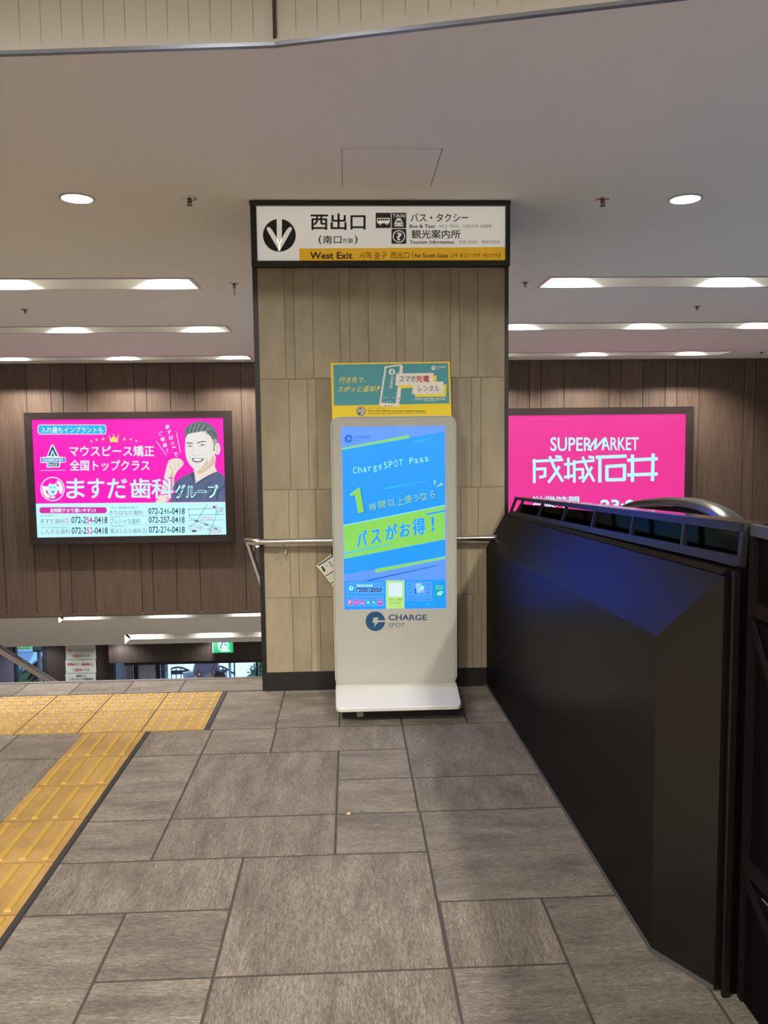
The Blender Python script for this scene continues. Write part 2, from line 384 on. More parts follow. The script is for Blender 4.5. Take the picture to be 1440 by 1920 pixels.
# ------------------------------------------------------------------ wooden panel wall
JL = [-7.99, -7.25, -6.88, -6.70, -6.33, -5.60, -5.42, -4.953, -4.583, -4.399, -4.034, -3.307, -3.124, -2.756, -2.386, -1.666, -1.30, -.93, -.55, .18, .36, .73, 1.10, 1.47, 2.20, 2.50, 2.868, 3.051, 3.417, 4.147, 4.329, 4.692, 5.054, 5.24, 5.603, 6.337, 6.52, 6.89, 7.62, 7.99]
ww = MB()
for a, b in zip(JL, JL[1:]): ww.box(a+.005, b-.005, W, W+.03, -1.303, H+.04, random.random())
wb = struct('wall_back', ww, M_wood, 'brown wood-grain panel wall behind the stairwell')
jb = MB(); jb.box(-8, 8, W+.012, W+.045, -1.300, H+.04); struct('panel_joint', jb, mat('panel_gap', (26, 20, 17), .9), parent=wb)
tb = MB(); tb.box(-8, 8, W-.006, W+.045, -1.318, -1.300); struct('bottom_edge', tb, mat('panel_edge_trim', (70, 58, 48), .5), parent=wb)
for nm, x0, x1 in (('wall_left', -8.1, -8), ('wall_right', 8, 8.1)):
    o = MB(); o.box(x0, x1, 1.0, 18.5, -5, H+.05); struct(nm, o, M_hall, 'side wall of the stairwell at the '+('stairs' if x0 < 0 else 'escalator')+' side')
uw = MB(); uw.box(-8.1, 8.1, 1.0, 1.1, -5, -.31); uw.box(6.5, 8.1, 1.0, 1.1, -.31, H); struct('wall_under_floor', uw, M_hall, 'unseen wall added under the hall floor edge against daylight')  # unseen filler wall, added to stop daylight leaking in from below
# ------------------------------------------------------------------ sloped soffit over the lower stairs
def zs(y): return -1.305 - .5*(y-12.80)
LT = [(-4.655, 12.83, 13.04), (-3.965, 14.02, 14.36)]      # left end, near and far edge of each slot
sf = MB()
def slab(xa, xb, ya, yb): sf.prism([(xa, ya, zs(ya)), (xb, ya, zs(ya)), (xb, yb, zs(yb)), (xa, yb, zs(yb))], (0, .02, .04))
slab(-8, 8, 12.76, 12.83); slab(-8, LT[0][0], 12.83, 13.04); slab(1.5, 8, 12.83, 13.04); slab(-8, 8, 13.04, 14.02)
slab(-8, LT[1][0], 14.02, 14.36); slab(1.5, 8, 14.02, 14.36); slab(-8, 8, 14.36, 14.72)
sf.box(-8, 8, 14.72, 18.5, zs(14.72), zs(14.72)+.06)
struct('ceiling_soffit', sf, M_ceil, 'sloping white ceiling over the lower stairs')
# ------------------------------------------------------------------ tiled pillar
PL, PR, PB = -.476, .858, 5.25
pw = MB(); ZC = [.102, .523, 1.120, 1.719, 2.318]
rows = [
 [-.476, -.325, -.224, -.174, -.075, .03, .13, .28, .33, .43, .53, .593, .676, .729, .858],
 [-.476, -.333, -.284, -.184, -.085, .02, .12, .27, .32, .42, .52, .612, .709, .858],
 [-.476, -.320, -.220, -.173, -.07, .03, .18, .28, .33, .43, .565, .674, .724, .858],
 [-.476, -.333, -.283, -.183, -.037, .014, .115, .265, .312, .410, .560, .610, .709, .858]]
for (za, zb), xs in zip(zip(ZC, ZC[1:]), rows):
    for a, b in zip(xs, xs[1:]): pw.box(a+.0012, b-.0012, D, D+.02, za+.0012, zb-.0012, random.random())
pil = struct('pillar', pw, M_pill, 'square pillar clad in long beige stone tiles with black edges')
co = MB(); co.box(PL+.005, PR-.005, D+.003, PB, 0, H-.0); struct('pillar_core', co, M_pgrout, parent=pil)
ct = MB()
for a, b in ((PL-.024, PL), (PR, PR+.018)): ct.box(a, b, D-.008, D+.03, 0, H-.002)
struct('corner_trim', ct, M_black, parent=pil)
sd = MB(); sd.box(PL-.018, PL, D+.03, PB, 0, H-.002); sd.box(PR, PR+.012, D+.03, PB, 0, H-.002); struct('side_cladding', sd, M_black, parent=pil)
bs = MB(); bs.box(PL-.004, PR, D-.014, D+.01, 0, ZC[0]); struct('baseboard_pillar', bs, M_base, parent=pil)
def at_x(px, py, X):
    d = ray(px, py); t = X/d.x
    return Vector((X, d.y*t, EYE + d.z*t))
def sign_glow(name, c, e=.28):
    m = mat(name, c, .4); b = m.node_tree.nodes['Principled BSDF']      # faint glow added to brighten the sign face
    b.inputs['Emission Color'].default_value = rgb(c); b.inputs['Emission Strength'].default_value = e
    return m
def ink(c, rough=.55): return mat('print_%d_%d_%d' % c, c, rough)
def glow(c, s=1.0): return mat('backlit_%d_%d_%d' % c, c, .4, emit=s/2**EXPO)      # as bright as the photograph shows it at this exposure
# ------------------------------------------------------------------ direction sign on the pillar
sg = thing('direction_sign', (.19, D, 2.3), 'white and yellow station exit sign framed in black at the top of the pillar', 'sign')
f = MB(); f.box(-.502, .878, D-.05, D-.001, 2.617, H-.002); f.box(-.498, .876, D-.05, D-.001, 2.303, 2.333)
f.box(-.498, -.467, D-.05, D-.001, 2.333, 2.617); f.box(.852, .876, D-.05, D-.001, 2.333, 2.617)
f.build('frame', M_black, sg, bevel=.003)
p = MB(); p.box(-.467, .852, D-.03, D-.001, 2.333, 2.617); p.build('sign_panel', sign_glow('sign_white', (232, 231, 224)), sg)
K = ink((24, 22, 22)); Wt = sign_glow('sign_white', (232, 231, 224)); DG = ink((62, 60, 58)); GR = ink((110, 108, 102)); YE = sign_glow('sign_yellow', (222, 172, 30))
pr = Print(crop(460, 360, 2.8235), D-.0305, sg, 'sign_lettering')
pr.poly(YE, [(285, 299), (1376, 291), (1376, 371), (287, 374)], 1)
pr.poly(K, ell(180, 229, 87, 87, 48), 1)
pr.poly(Wt, [(166, 138), (194, 138), (193, 262), (180, 284), (167, 262)], 2)
for s in (-1, 1): pr.poly(Wt, smooth_loop([(180+s*62, 186), (180+s*42, 196), (180, 272), (180, 312), (180+s*62, 206), (180+s*66, 194)], 3), 2)
pr.text(K, '西出口', 346, 115, 635, 200, 2, .022)
pr.text(K, '(', 388, 229, 404, 277, 2, .01).text(K, '南口', 412, 231, 508, 273, 2, .015).text(K, '方面', 512, 245, 570, 270, 2, .012).text(K, ')', 578, 229, 594, 277, 2, .01)
for x0, y0, x1, y1 in ((690, 110, 770, 191), (774, 110, 852, 191), (774, 195, 852, 274)): pr.rect(DG, x0, y0, x1, y1, 1)
pr.poly(Wt, rrect(697, 137, 764, 166, 6), 2); pr.rect(DG, 702, 141, 712, 152, 3)
for i in range(4): pr.rect(DG, 715+i*11, 141, 724+i*11, 151, 3)
for x in (714, 748): pr.poly(Wt, ell(x, 167, 7, 7), 2); pr.poly(DG, ell(x, 167, 3, 3), 3)
pr.text(Wt, 'TAXI', 780, 117, 846, 134, 2, .02)
pr.poly(Wt, [(804, 138), (820, 138), (828, 152), (834, 162), (836, 182), (790, 182), (790, 162), (797, 150)], 2); pr.rect(DG, 800, 153, 825, 161, 3)
pr.poly(DG, ell(799, 171, 4, 4), 3); pr.poly(DG, ell(827, 171, 4, 4), 3)
pr.ring(Wt, 813, 235, 28, 33, 2).text(Wt, '?', 800, 214, 828, 257, 2, .03)
pr.text(K, 'バス・タクシー', 876, 114, 1180, 157, 2, .015).text(K, 'Bus & Taxi', 869, 172, 1003, 190, 2, .018)
pr.text(GR, '버스·택시', 1028, 172, 1127, 190, 2).text(GR, '公共汽车·出租车', 1150, 172, 1305, 190, 2)
pr.text(K, '観光案内所', 880, 200, 1138, 246, 2, .016).text(K, 'Tourism Information', 870, 256, 1105, 274, 2, .018)
pr.text(GR, '관광 안내소', 1130, 256, 1232, 274, 2).text(GR, '观光问讯处', 1252, 255, 1348, 273, 2)
pr.text(K, 'West Exit', 342, 318, 567, 354, 2, .022).text(K, '서쪽 출구', 604, 318, 748, 355, 2, .004).text(K, '西出口', 770, 317, 868, 352, 2, .004)
pr.text(K, '(', 882, 317, 891, 351, 2, .01).text(K, 'for South Gate', 896, 325, 1073, 347, 2, .018).text(K, '남쪽 출입구 방면', 1087, 325, 1243, 346, 2).text(K, '南口方向', 1258, 325, 1336, 344, 2).text(K, ')', 1340, 316, 1349, 350, 2, .01)
pr.done()
# ------------------------------------------------------------------ battery kiosk
KY = 4.2
kk = thing('charging_kiosk', (.23, 4.2, 0), 'tall white battery rental kiosk with blue screen standing before the pillar', 'kiosk')
def slab_rr(x0, z0, x1, z1, r, y0, y1):
    m = MB(); m.prism([(x, y0, z) for x, z in rrect(x0, z0, x1, z1, r, 6)], (0, y1-y0, 0)); return m
slab_rr(-.091, .081, .559, 1.505, .042, KY+.006, KY+.045).build('body', M_whitem, kk, bevel=.003)
slab_rr(-.083, .089, .551, 1.497, .038, KY, KY+.007).build('front_glass', mat('kiosk_white_glass', (166, 166, 156), .14), kk)
rm = MB(); lo_ = rrect(-.0895, .0825, .5575, 1.5035, .041, 6)
rm.tube([(x, KY+.004, z) for x, z in lo_]+[(lo_[0][0], KY+.004, lo_[0][1])], .003, 8); rm.build('edge_rim', mat('rim_grey', (176, 176, 170), .3), kk)
sc_ = MB(); q = [at(x, y, KY-.0005) for x, y in ((641, 801), (834, 799), (836, 1139.5), (646, 1142))]
sc_.prism(q, (0, -.0012, 0)); S1 = 1.15
scr = sc_.build('screen', glow((0, 80, 255), 4.2), kk)
YS = KY-.0018
B0 = glow((0, 80, 255), 4.2); LB = glow((46, 80, 255), 4.2); GN = glow((128, 204, 84), S1); CY = glow((40, 190, 255), S1); DB = glow((0, 96, 205), S1); PB_ = glow((60, 150, 255), S1)
WC = glow((150, 232, 255), S1)
pr = Print(crop(590, 670, 5.1429), YS, scr, 'screen_graphic')
pr.poly(LB, [(258, 681), (1256, 665), (1256, 716), (263, 890)], 1).poly(GN, [(263, 874), (909, 748), (912, 779), (264, 893)], 2)
pr.poly(CY, [(940, 816), (1130, 778), (1130, 784), (945, 824)], 2)
for i in range(10):
    for j in range(8):
        s = 5*(1-.06*(i+j)); x, y = 292+i*30+j*2, 905+j*29-i*3
        if s > .6: pr.poly(PB_, [(x-s, y-s), (x+s, y-s), (x+s, y+s), (x-s, y+s)], 2)
        x, y = 1232-i*30+j*2, 775+j*29+i*2
        s = 5*(1-.06*(i+abs(j-3)))
        if s > .6: pr.poly(PB_, [(x-s, y-s), (x+s, y-s), (x+s, y+s), (x-s, y+s)], 2)
for i, ch in enumerate('ChargeSPOT Pass'):
    if ch == ' ': continue
    x0 = 368+i*49.6; yb = 1124-(x0-368)*.168
    tp, dn, wd = (62, 0, 36) if ch.isupper() or ch == 'h' else ((44, 0, 32) if ch != 'g' else (44, 18, 32))
    pr.text(WC, ch, 0, 0, 0, 0, 3, .004, quad=[(x0-2, yb-tp), (x0+wd-2, yb-tp-wd*.168), (x0+wd+4, yb+dn-wd*.168), (x0+4, yb+dn)])
def spot_logo(P, m, bgm, cx, cy, r, tx0, tx1, lvl=2, bold=.015):
    P.poly(m, ell(cx, cy, r, r, 40), lvl)
    k = r/94
    P.poly(bgm, [(cx+a*k, cy+b*k) for a, b in ((-18, -36), (32, -37), (18, -9), (96, -9), (96, 7), (27, 9), (-17, 62), (-3, 15), (-29, 13))], lvl+1)
    P.text(m, 'CHARGE', tx0, cy-.69*r, tx1, cy-.1*r, lvl, bold).text(m, 'SPOT', tx0, cy+.18*r, tx0+(tx1-tx0)*.43, cy+.62*r, lvl, -.01)
spot_logo(pr, glow((0, 100, 200), S1), LB, 327, 785, 40, 380, 530)
pr.done()
C4 = crop(590, 880, 5.1429)
pr = Print(C4, YS, scr, 'screen_graphic')
one = [(337, 238), (420, 181), (437, 176), (476, 412), (418, 424), (388, 250), (346, 260)]
pr.poly(DB, [(x+9, y+5) for x, y in one], 2).poly(GN, one, 3)
for ch, a, b, c, d in (('時', 527, 330, 592, 396), ('間', 612, 305, 685, 373), ('以', 703, 285, 776, 357), ('上', 793, 268, 852, 347), ('使', 863, 250, 937, 326), ('う', 952, 245, 1002, 310), ('な', 1013, 222, 1085, 302), ('ら', 1112, 205, 1158, 281)):
    sk = 10; qd = [(a, b+sk*.6), (c-4, b-sk*.6), (c+4, d-sk*.6), (a+8, d+sk*.6)]
    pr.text(DB, ch, 0, 0, 0, 0, 2, .02, quad=[(x+6, y+4) for x, y in qd]).text(GN, ch, 0, 0, 0, 0, 3, .02, quad=qd)
pr.poly(CY, [(668, 182), (1095, 108), (1095, 112), (672, 192)], 2)
pr.poly(GN, [(1147, 101), (1173, 107), (1153, 160)], 2).poly(GN, [(1168, 174), (1222, 124), (1239, 150)], 2)
pr.poly(GN, [(276, 545), (1256, 349), (1258, 675), (284, 865)], 1)
pr.poly(WC, [(277, 538), (1256, 343), (1256, 349), (276, 545)], 2)
pr.poly(B0, [(1073, 428), (1258, 389), (1258, 408), (1075, 443)], 2).poly(CY, [(284, 806), (740, 713), (740, 722), (285, 822)], 2)
for i in range(11):
    for j in range(6):
        s = 4.5*(1-.05*(i+5-j)); x, y = 305+i*24, 690+j*28-i*4
        if s > .6: pr.poly(glow((165, 222, 140), S1), [(x-s, y-s), (x+s, y-s), (x+s, y+s), (x-s, y+s)], 2)
        s = 5*(1-.05*(i+5-j)); x, y = 310+i*26, 880+j*24-i*4
        if s > .6 and y < 985: pr.poly(PB_, [(x-s, y-s), (x+s, y-s), (x+s, y+s), (x-s, y+s)], 2)
        x, y = 1230-i*26, 730+j*22+i*3
        if s > .6: pr.poly(PB_, [(x-s, y-s), (x+s, y-s), (x+s, y+s), (x-s, y+s)], 2)
for ch, a, b, c, d in (('パ', 408, 597, 500, 742), ('ス', 543, 585, 634, 714), ('が', 681, 533, 792, 674), ('お', 820, 518, 917, 648), ('得', 943, 475, 1062, 632), ('!', 1124, 455, 1152, 594)):
    pr.text(B0, ch, 0, 0, 0, 0, 3, .03, quad=[(a, b+8), (c, b-8), (c+4, d-8), (a+4, d+8)])
pr.poly(LB, [(284, 1015), (1262, 842), (1264, 1062), (284, 1081)], 1).poly(GN, [(583, 962), (1260, 838), (1260, 862), (585, 998)], 2)
pr.poly(DB, [(463, 1076), (545, 1074), (1200, 926), (1196, 920)], 2)
pr.done()
pr = Print(crop(635, 1075, 6.8571), YS, scr, 'screen_graphic')
BX = glow((34, 84, 255), 4.2); INKB = glow((18, 40, 90), S1); GP = glow((172, 218, 118), S1); TE = glow((0, 158, 150), S1); RD = glow((220, 60, 130), S1)
pr.poly(B0, [(69, 103), (1375, 78), (1380, 445), (75, 464)], 1)
for a in ((95, 112, 585, 265), (95, 282, 585, 425), (868, 108, 1200, 358)): pr.poly(BX, rrect(*a, 8), 2)
pr.rect(GP, 607, 92, 846, 455, 2); pr.rect(glow((205, 226, 250), S1), 640, 122, 817, 298, 3)
pr.text(INKB, 'スキャン貸出', 640, 321, 822, 351, 3).text(INKB, 'Scan QR code', 660, 370, 802, 389, 3)
pr.poly(B0, rrect(118, 145, 210, 240, 12), 3)
pr.poly(WC, ell(162, 192, 32, 32), 4).poly(B0, [(165, 172), (175, 172), (166, 190), (180, 190), (158, 214), (163, 196), (152, 194)], 5)
pr.rect(WC, 232, 145, 438, 170, 3).text(INKB, 'ChargeSPOT', 275, 149, 395, 166, 4)
for x0, x1, s1, s2 in ((230, 370, 'Download on the', 'App Store'), (390, 550, 'GET IT ON', 'Google Play')):
    pr.poly(INKB, rrect(x0, 189, x1, 235, 6), 3); pr.text(WC, s1, x0+44, 195, x1-14, 204, 4).text(WC, s2, x0+44, 208, x1-8, 229, 4, .01)
pr.poly(WC, smooth_loop([(252, 203), (262, 207), (264, 220), (256, 229), (244, 227), (240, 214)], 4), 4).poly(WC, [(400, 198), (426, 212), (400, 227)], 4)
pr.text(INKB, '対応アプリ（QRスキャンして借りる）', 118, 308, 485, 332, 3)
for i, m in enumerate((RD, RD, glow((200, 90, 140), S1), TE, TE, RD)):
    x = 119+i*77; pr.poly(m, rrect(x, 346, x+56, 403, 9), 3)
pr.text(WC, 'P', 130, 356, 165, 395, 4, .02).text(WC, 'Pay', 202, 366, 248, 388, 4).text(WC, 'au', 282, 372, 322, 392, 4).poly(WC, ell(379, 375, 17, 17), 4).poly(WC, ell(448, 370, 14, 11), 4).poly(WC, ell(462, 382, 12, 9), 4).rect(WC, 514, 362, 552, 372, 4)
pr.text(INKB, 'QRスキャン & レンタル', 895, 292, 1168, 315, 3).text(INKB, '使いたいときに、いつでも返却', 893, 325, 1180, 345, 3)
pr.rect(glow((150, 205, 255), S1), 992, 128, 1060, 240, 3).rect(DB, 975, 192, 1000, 262, 4).poly(WC, rrect(1054, 160, 1096, 245, 8), 4).ring(DB, 1028, 172, 14, 17, 4).rect(glow((170, 130, 210), S1), 1060, 215, 1090, 240, 5).rect(GN, 1020, 240, 1042, 258, 5)
for y in (143, 194, 248):
    for x in (915, 1152): pr.poly(DB, ell(x, y, 13, 8, 10), 3)
pr.rect(TE, 1236, 146, 1352, 311, 2).text(WC, 'Green', 1250, 158, 1340, 176, 3, .015).text(WC, 'Power', 1250, 184, 1342, 202, 3, .015)
pr.blob(WC, [(1262, 262), (1290, 236), (1340, 228), (1328, 268), (1300, 288), (1270, 282)], 3).line(TE, [(1272, 276), (1300, 260), (1335, 232)], 5, 4).line(TE, [(1280, 284), (1306, 272), (1328, 250)], 4, 4)
pr.text(CY, '返却スポットを探す', 935, 388, 1078, 402, 3).poly(WC, [(1146, 388), (1154, 403), (1138, 403)], 3).text(CY, 'NEXT', 1176, 386, 1236, 396, 3)
pr.done()
NV = ink((22, 70, 108), .35)
pr = Print(C4, KY-.0003, kk, 'kiosk_logo'); spot_logo(pr, NV, ink((166, 166, 156), .2), 585, 1465, 94, 713, 1082, bold=.018); pr.done()
bp_ = MB(); fr = [(-.089, 4.36), (-.089, 4.12), (-.083, 3.85)] + [(-.082+.03-.03*math.cos(math.radians(a)), 3.845-.03*math.sin(math.radians(a))) for a in (0, 30, 60, 90)] + [(.502+.03*math.sin(math.radians(a)), 3.845-.03*math.cos(math.radians(a))) for a in (0, 30, 60, 90)] + [(.534, 3.86), (.552, 4.12), (.557, 4.36)]
bp_.prism([(x, y, .068) for x, y in fr], (0, 0, .021)); bp_.build('base_plate', M_white, kk, bevel=.004)
pl = MB(); pl.box(-.055, .545, 3.925, 4.33, .001, .068); pl.build('plinth', mat('plinth_black', (14, 14, 14), .5), kk)
tg = MB(); tg.box(.02, .052, 3.92, 3.9245, .008, .06); tg.build('paper_tag', ink((170, 168, 160)), kk)
hb = MB(); hb.prism([at(x, y, 4.248) for x, y in ((620, 681), (843.5, 678), (847, 800), (623.5, 800))], (0, .006, 0))
hb = hb.build('header_board', ink((226, 200, 22)), kk)
TL_ = ink((62, 142, 152)); Wb = ink((222, 218, 208)); Yb = ink((232, 208, 40)); Dt = ink((40, 84, 96)); Rd = ink((176, 34, 36))
pr = Print(crop(590, 670, 5.1429), 4.2478, hb, 'board_lettering')
pr.poly(TL_, [(178, 70), (1285, 55), (1300, 444), (186, 466)], 1)
pr.text(Yb, '行き先で、', 0, 0, 0, 0, 2, .008, quad=[(246, 190), (500, 188), (490, 245), (232, 249)]).text(Yb, 'スポッと返却', 0, 0, 0, 0, 2, .008, quad=[(232, 280), (592, 272), (578, 330), (215, 337)])
pr.poly(Yb, [(610, 280), (630, 276), (620, 294), (632, 294), (600, 318), (608, 300), (600, 298)], 2).poly(Yb, ell(596, 326, 5, 5, 8), 2)
pr.poly(Wb, smooth_loop([(690, 88), (820, 68), (846, 84), (848, 120), (818, 452), (800, 472), (650, 474), (628, 458), (626, 430), (674, 110)], 3), 2)
pr.poly(TL_, [(692, 100), (822, 80), (782, 446), (640, 436)], 3)
pr.poly(Wb, ell(745, 140, 31, 31), 4).poly(TL_, [(746, 118), (758, 124), (750, 140), (760, 150), (742, 168), (742, 148), (732, 146)], 5)
pr.text(Wb, 'CHARGE', 0, 0, 0, 0, 4, .01, quad=[(764, 182), (746, 300), (722, 298), (738, 180)])
pr.line(Wb, [(655, 388), (700, 390)], 3, 4).line(Wb, [(742, 386), (776, 390)], 3, 4).line(Wb, [(685, 424), (736, 426)], 3, 4)
for x in (680, 712, 744): pr.poly(K, ell(x, 469, 9, 4, 8), 4)
for y in (398, 430): pr.poly(K, ell(811, y, 5, 7, 8), 4)
pr.poly(Yb, [(806, 180), (1176, 176), (1176, 288), (800, 298)], 3).poly(Wb, [(787, 155), (1146, 150), (1148, 260), (777, 272)], 4)
pr.poly(Yb, [(972, 262), (1272, 262), (1266, 380), (966, 382)], 5).poly(Wb, [(950, 236), (1243, 234), (1240, 354), (938, 356)], 6)
pr.text(Dt, 'スマホ', 0, 0, 0, 0, 7, .008, quad=[(822, 180), (976, 177), (972, 237), (815, 242)]).text(Rd, '充電', 978, 175, 1105, 238, 7, .022).text(Dt, 'レンタル', 1000, 270, 1202, 330, 7, .008)
pr.poly(Wb, ell(1147, 102, 21, 21), 2).poly(TL_, [(1144, 92), (1154, 92), (1150, 100), (1168, 100), (1168, 105), (1152, 105), (1142, 118), (1146, 106), (1138, 106)], 3).text(Wb, 'CHARGE', 1178, 86, 1264, 100, 2, .012).text(Wb, 'SPOT', 1178, 106, 1212, 114, 2)
pr.text(Wb, 'MOBILE BATTERY RENTAL', 968, 392, 1260, 411, 2, .012).line(Wb, [(1058, 420), (1180, 418)], 3, 2)
pr.poly(K, ell(447, 520, 45, 45), 2).poly(ink((170, 170, 176)), ell(447, 520, 40, 40), 3).poly(K, [(428, 494), (452, 490), (444, 548), (420, 548)], 4).poly(Wb, [(432, 504), (446, 502), (440, 532), (428, 532)], 5)
pr.text(Dt, 'QRをスキャンするだけ', 512, 486, 672, 499, 2).text(K, 'Scan the QR to unlock mobile battery.', 512, 506, 1078, 531, 2, .008).poly(K, [(512, 540), (1080, 534), (1080, 537), (512, 544)], 2)
pr.done()
# ------------------------------------------------------------------ handrail round the pillar and the leaflet hung on it
hr = thing('pillar_handrail', (-.36, 4.325, .848), 'polished steel handrail running across the pillar behind the kiosk', 'handrail')
RZ, RY = .846, 4.325
path = [(.80, RY, RZ), (.2, RY, RZ), (-.48, RY, RZ)] + [(-.48-.085*math.sin(math.radians(a)), RY+.085-.085*math.cos(math.radians(a)), RZ) for a in (20, 40, 60, 80)] + [(-.567, 4.44, RZ-.012), (-.568, 4.50, RZ-.035), (-.568, 4.8, RZ-.20), (-.568, 5.6, RZ-.63)]
m = MB(); m.tube(path, .0165, 16); m.build('rail', M_steel, hr, smooth=True)
for x in (-.365, .30):
    m = MB(); m.lathe((x, 4.4145, .777), [(.019, 0), (.019, -.004), (.016, -.007)], 20, 'y'); m.tube([(x, 4.41, .777), (x, 4.345, .777), (x, 4.328, .788), (x, 4.325, .806), (x, 4.325, .832)], .006, 10)
    for a in (90, 210, 330): m.lathe((x+.0125*math.cos(math.radians(a)), 4.407, .777+.0125*math.sin(math.radians(a))), [(.0025, 0), (.0025, -.002)], 8, 'y')
    m.build('bracket', M_steel, hr, smooth=True)
for y in (4.75,):
    m = MB(); m.lathe((-.4945, y, .77), [(.02, 0), (.02, -.004), (.016, -.007)], 16, 'x'); m.tube([(-.50, y, .77), (-.55, y, .765), (-.568, y, .78), (-.568, y, RZ-.175)], .006, 10)
    m.build('bracket', M_steel, hr, smooth=True)
lf = thing('instruction_sheet', (-.13, 4.375, .70), 'tilted white instruction sheet hanging from the handrail behind the kiosk', 'leaflet')
A = Vector((-.188, 4.372, .705)); u = Vector((.803, 0, .596)); v = Vector((.596, 0, -.803))
m = MB(); m.prism([A, A+u*.15, A+u*.15+v*.205, A+v*.205], (0, .003, 0)); m.build('board', ink((214, 186, 60)), lf)
Ai = A+u*.003+v*.003
m = MB(); m.prism([Ai-Vector((0, .0004, 0)), Ai+u*.144-Vector((0, .0004, 0)), Ai+u*.144+v*.199-Vector((0, .0004, 0)), Ai+v*.199-Vector((0, .0004, 0))], (0, .0003, 0)); m.build('paper', ink((222, 220, 206)), lf)
pr = Print(crop(440, 980, 6.5454), 4.3712, lf, 'sheet_print')
pr.line(ink((38, 58, 84)), [(1030, 526), (1235, 388)], 16, 1)
for a, b in (((1118, 655), (1240, 578)), ((1180, 745), (1250, 700))): pr.line(ink((60, 66, 74)), [a, b], 13, 1)
pr.poly(ink((38, 58, 84)), [(1058, 545), (1084, 530), (1118, 590), (1094, 606)], 1).poly(ink((60, 66, 74)), [(1146, 490), (1172, 474), (1206, 530), (1184, 546)], 1).poly(ink((190, 196, 200)), [(1152, 496), (1170, 484), (1198, 526), (1182, 536)], 2)
for a in ((1125, 530), (1212, 470)): pr.poly(K, ell(a[0], a[1], 8, 8, 10), 1)
for i in range(3): pr.line(ink((150, 150, 146)), [(1150+i*9, 680+i*14), (1240, 624+i*14)], 4, 1)
pr.poly(K, ell(1226, 770, 20, 18, 14), 1)
pr.done()
m = MB(); m.box(-.104, -.086, 4.362, 4.385, .762, .80); m.tube([(-.095, 4.373, .80), (-.095, 4.355, .83), (-.095, 4.335, .868), (-.095, 4.315, .868), (-.095, 4.305, .845), (-.095, 4.325, .825), (-.095, 4.36, .80)], .0025, 8); m.build('clip', M_black, lf)
# ------------------------------------------------------------------ dark parapet beside the escalator
M_par = satin('bronze_metal_cladding', (14, 12, 10), .052, .32)
pp = thing('escalator_parapet', (.85, 3.1, 0), 'dark bronze slope-topped parapet beside the pillar guarding the escalator', 'parapet')
YF, YN = 4.398, 1.84
BF, BN, B2 = Vector((.753, YF, 0)), Vector((.790, 2.02, 0)), Vector((.8886, 1.862, 0))
TF, TN = Vector((.752, YF, .783)), Vector((.789, 2.02, .862))
SF, SN = Vector((.848, YF, .962)), Vector((.8886, 1.862, 1.043))
QF, QN = Vector((.93, YF, .962)), Vector((.93, 1.862, 1.043)); ZF, ZN = Vector((.93, YF, 0)), Vector((.93, 1.862, 0))
m = MB()
for f_ in ((BF, BN, TN, TF), (TF, TN, SN, SF), (BN, B2, SN, TN), (SF, SN, QN, QF), (B2, ZN, QN, SN), (ZF, BF, TF, SF, QF), (ZF, ZN, B2, BN, BF), (ZF, QF, QN, ZN)): m.poly(f_)
bmesh.ops.remove_doubles(m.bm, verts=m.bm.verts, dist=1e-4)
m.build('cladding', M_par, pp)
dl = Vector((.0, .0, .002))
m = MB(); m.prism([SF+Vector((.004, 0, .001)), SN+Vector((.004, .02, .001)), SN+Vector((.016, .02, .014)), SF+Vector((.016, 0, .014))], (.05, 0, 0)); m.build('ledge', M_par, pp)
m = MB(); m.box(.896, .915, 1.832, 1.842, .0, 1.062); m.build('end_post', M_par, pp, bevel=.002)
m = MB(); m.box(.9155, .995, 1.846, 1.86, 0, 1.07); m.box(.9365, .995, 1.846, 1.86, 1.07, 1.166); m.build('shadow_gap', satin('gap_black', (10, 9, 8), .01), pp)  # solid black filler painted as the shade of an open gap
m = MB()
for a, b in ((BF, BN), (BN, B2)):
    n_ = Vector((-(b-a).y, (b-a).x, 0)).normalized()*-.004
    m.prism([a-n_*.2, b-n_*.2, b+n_, a+n_], (0, 0, .012))
m.build('floor_seal', mat('seal_grey', (70, 70, 70), .6), pp)
# open louvre frame standing on the parapet
lv = MB()
def rail4(f0, f1, n0, n1, w):
    m_ = [f0, f1, f1+Vector((w, 0, 0)), f0+Vector((w, 0, 0))]; k_ = [n0, n1, n1+Vector((w, 0, 0)), n0+Vector((w, 0, 0))]
    a = [lv._v(p) for p in m_]; b = [lv._v(p) for p in k_]
    lv.bm.faces.new(a); lv.bm.faces.new(b[::-1])
    for i in range(4): lv.bm.faces.new((a[i], a[(i+1) % 4], b[(i+1) % 4], b[i]))
YL = 4.32
lf0, lf1, ln0, ln1 = Vector((.862, YL, .976)), Vector((.866, YL, .994)), Vector((.916, 1.85, 1.068)), Vector((.917, 1.85, 1.092))
tf0, tf1, tn0, tn1 = Vector((.886, 4.30, 1.056)), Vector((.890, 4.30, 1.069)), Vector((.920, 1.85, 1.150)), Vector((.922, 1.85, 1.171))
rail4(lf0, lf1, ln0, ln1, .012)
rail4(tf0, tf1, tn0, tn1, .012)
rail4(lf1, lf1+Vector((0, -.03, 0)), tf0, tf0+Vector((0, -.03, 0)), .010)
for px, py in ((980, 950), (1015, 957), (1057, 965), (1109, 975), (1177.5, 990), (1268, 1012)):
    y = at_x(px, py, .897).y; k = (YL-y)/(YL-1.85)
    a, b = lf1.lerp(ln1, k), tf0.lerp(tn0, k)
    w = .007
    rail4(a+Vector((0, w, 0)), a-Vector((0, w, 0)), b+Vector((0, w, 0)), b-Vector((0, w, 0)), .012)
rail4(Vector((.917, 1.862, 1.068)), Vector((.917, 1.842, 1.068)), Vector((.924, 1.862, 1.171)), Vector((.924, 1.842, 1.171)), .014)
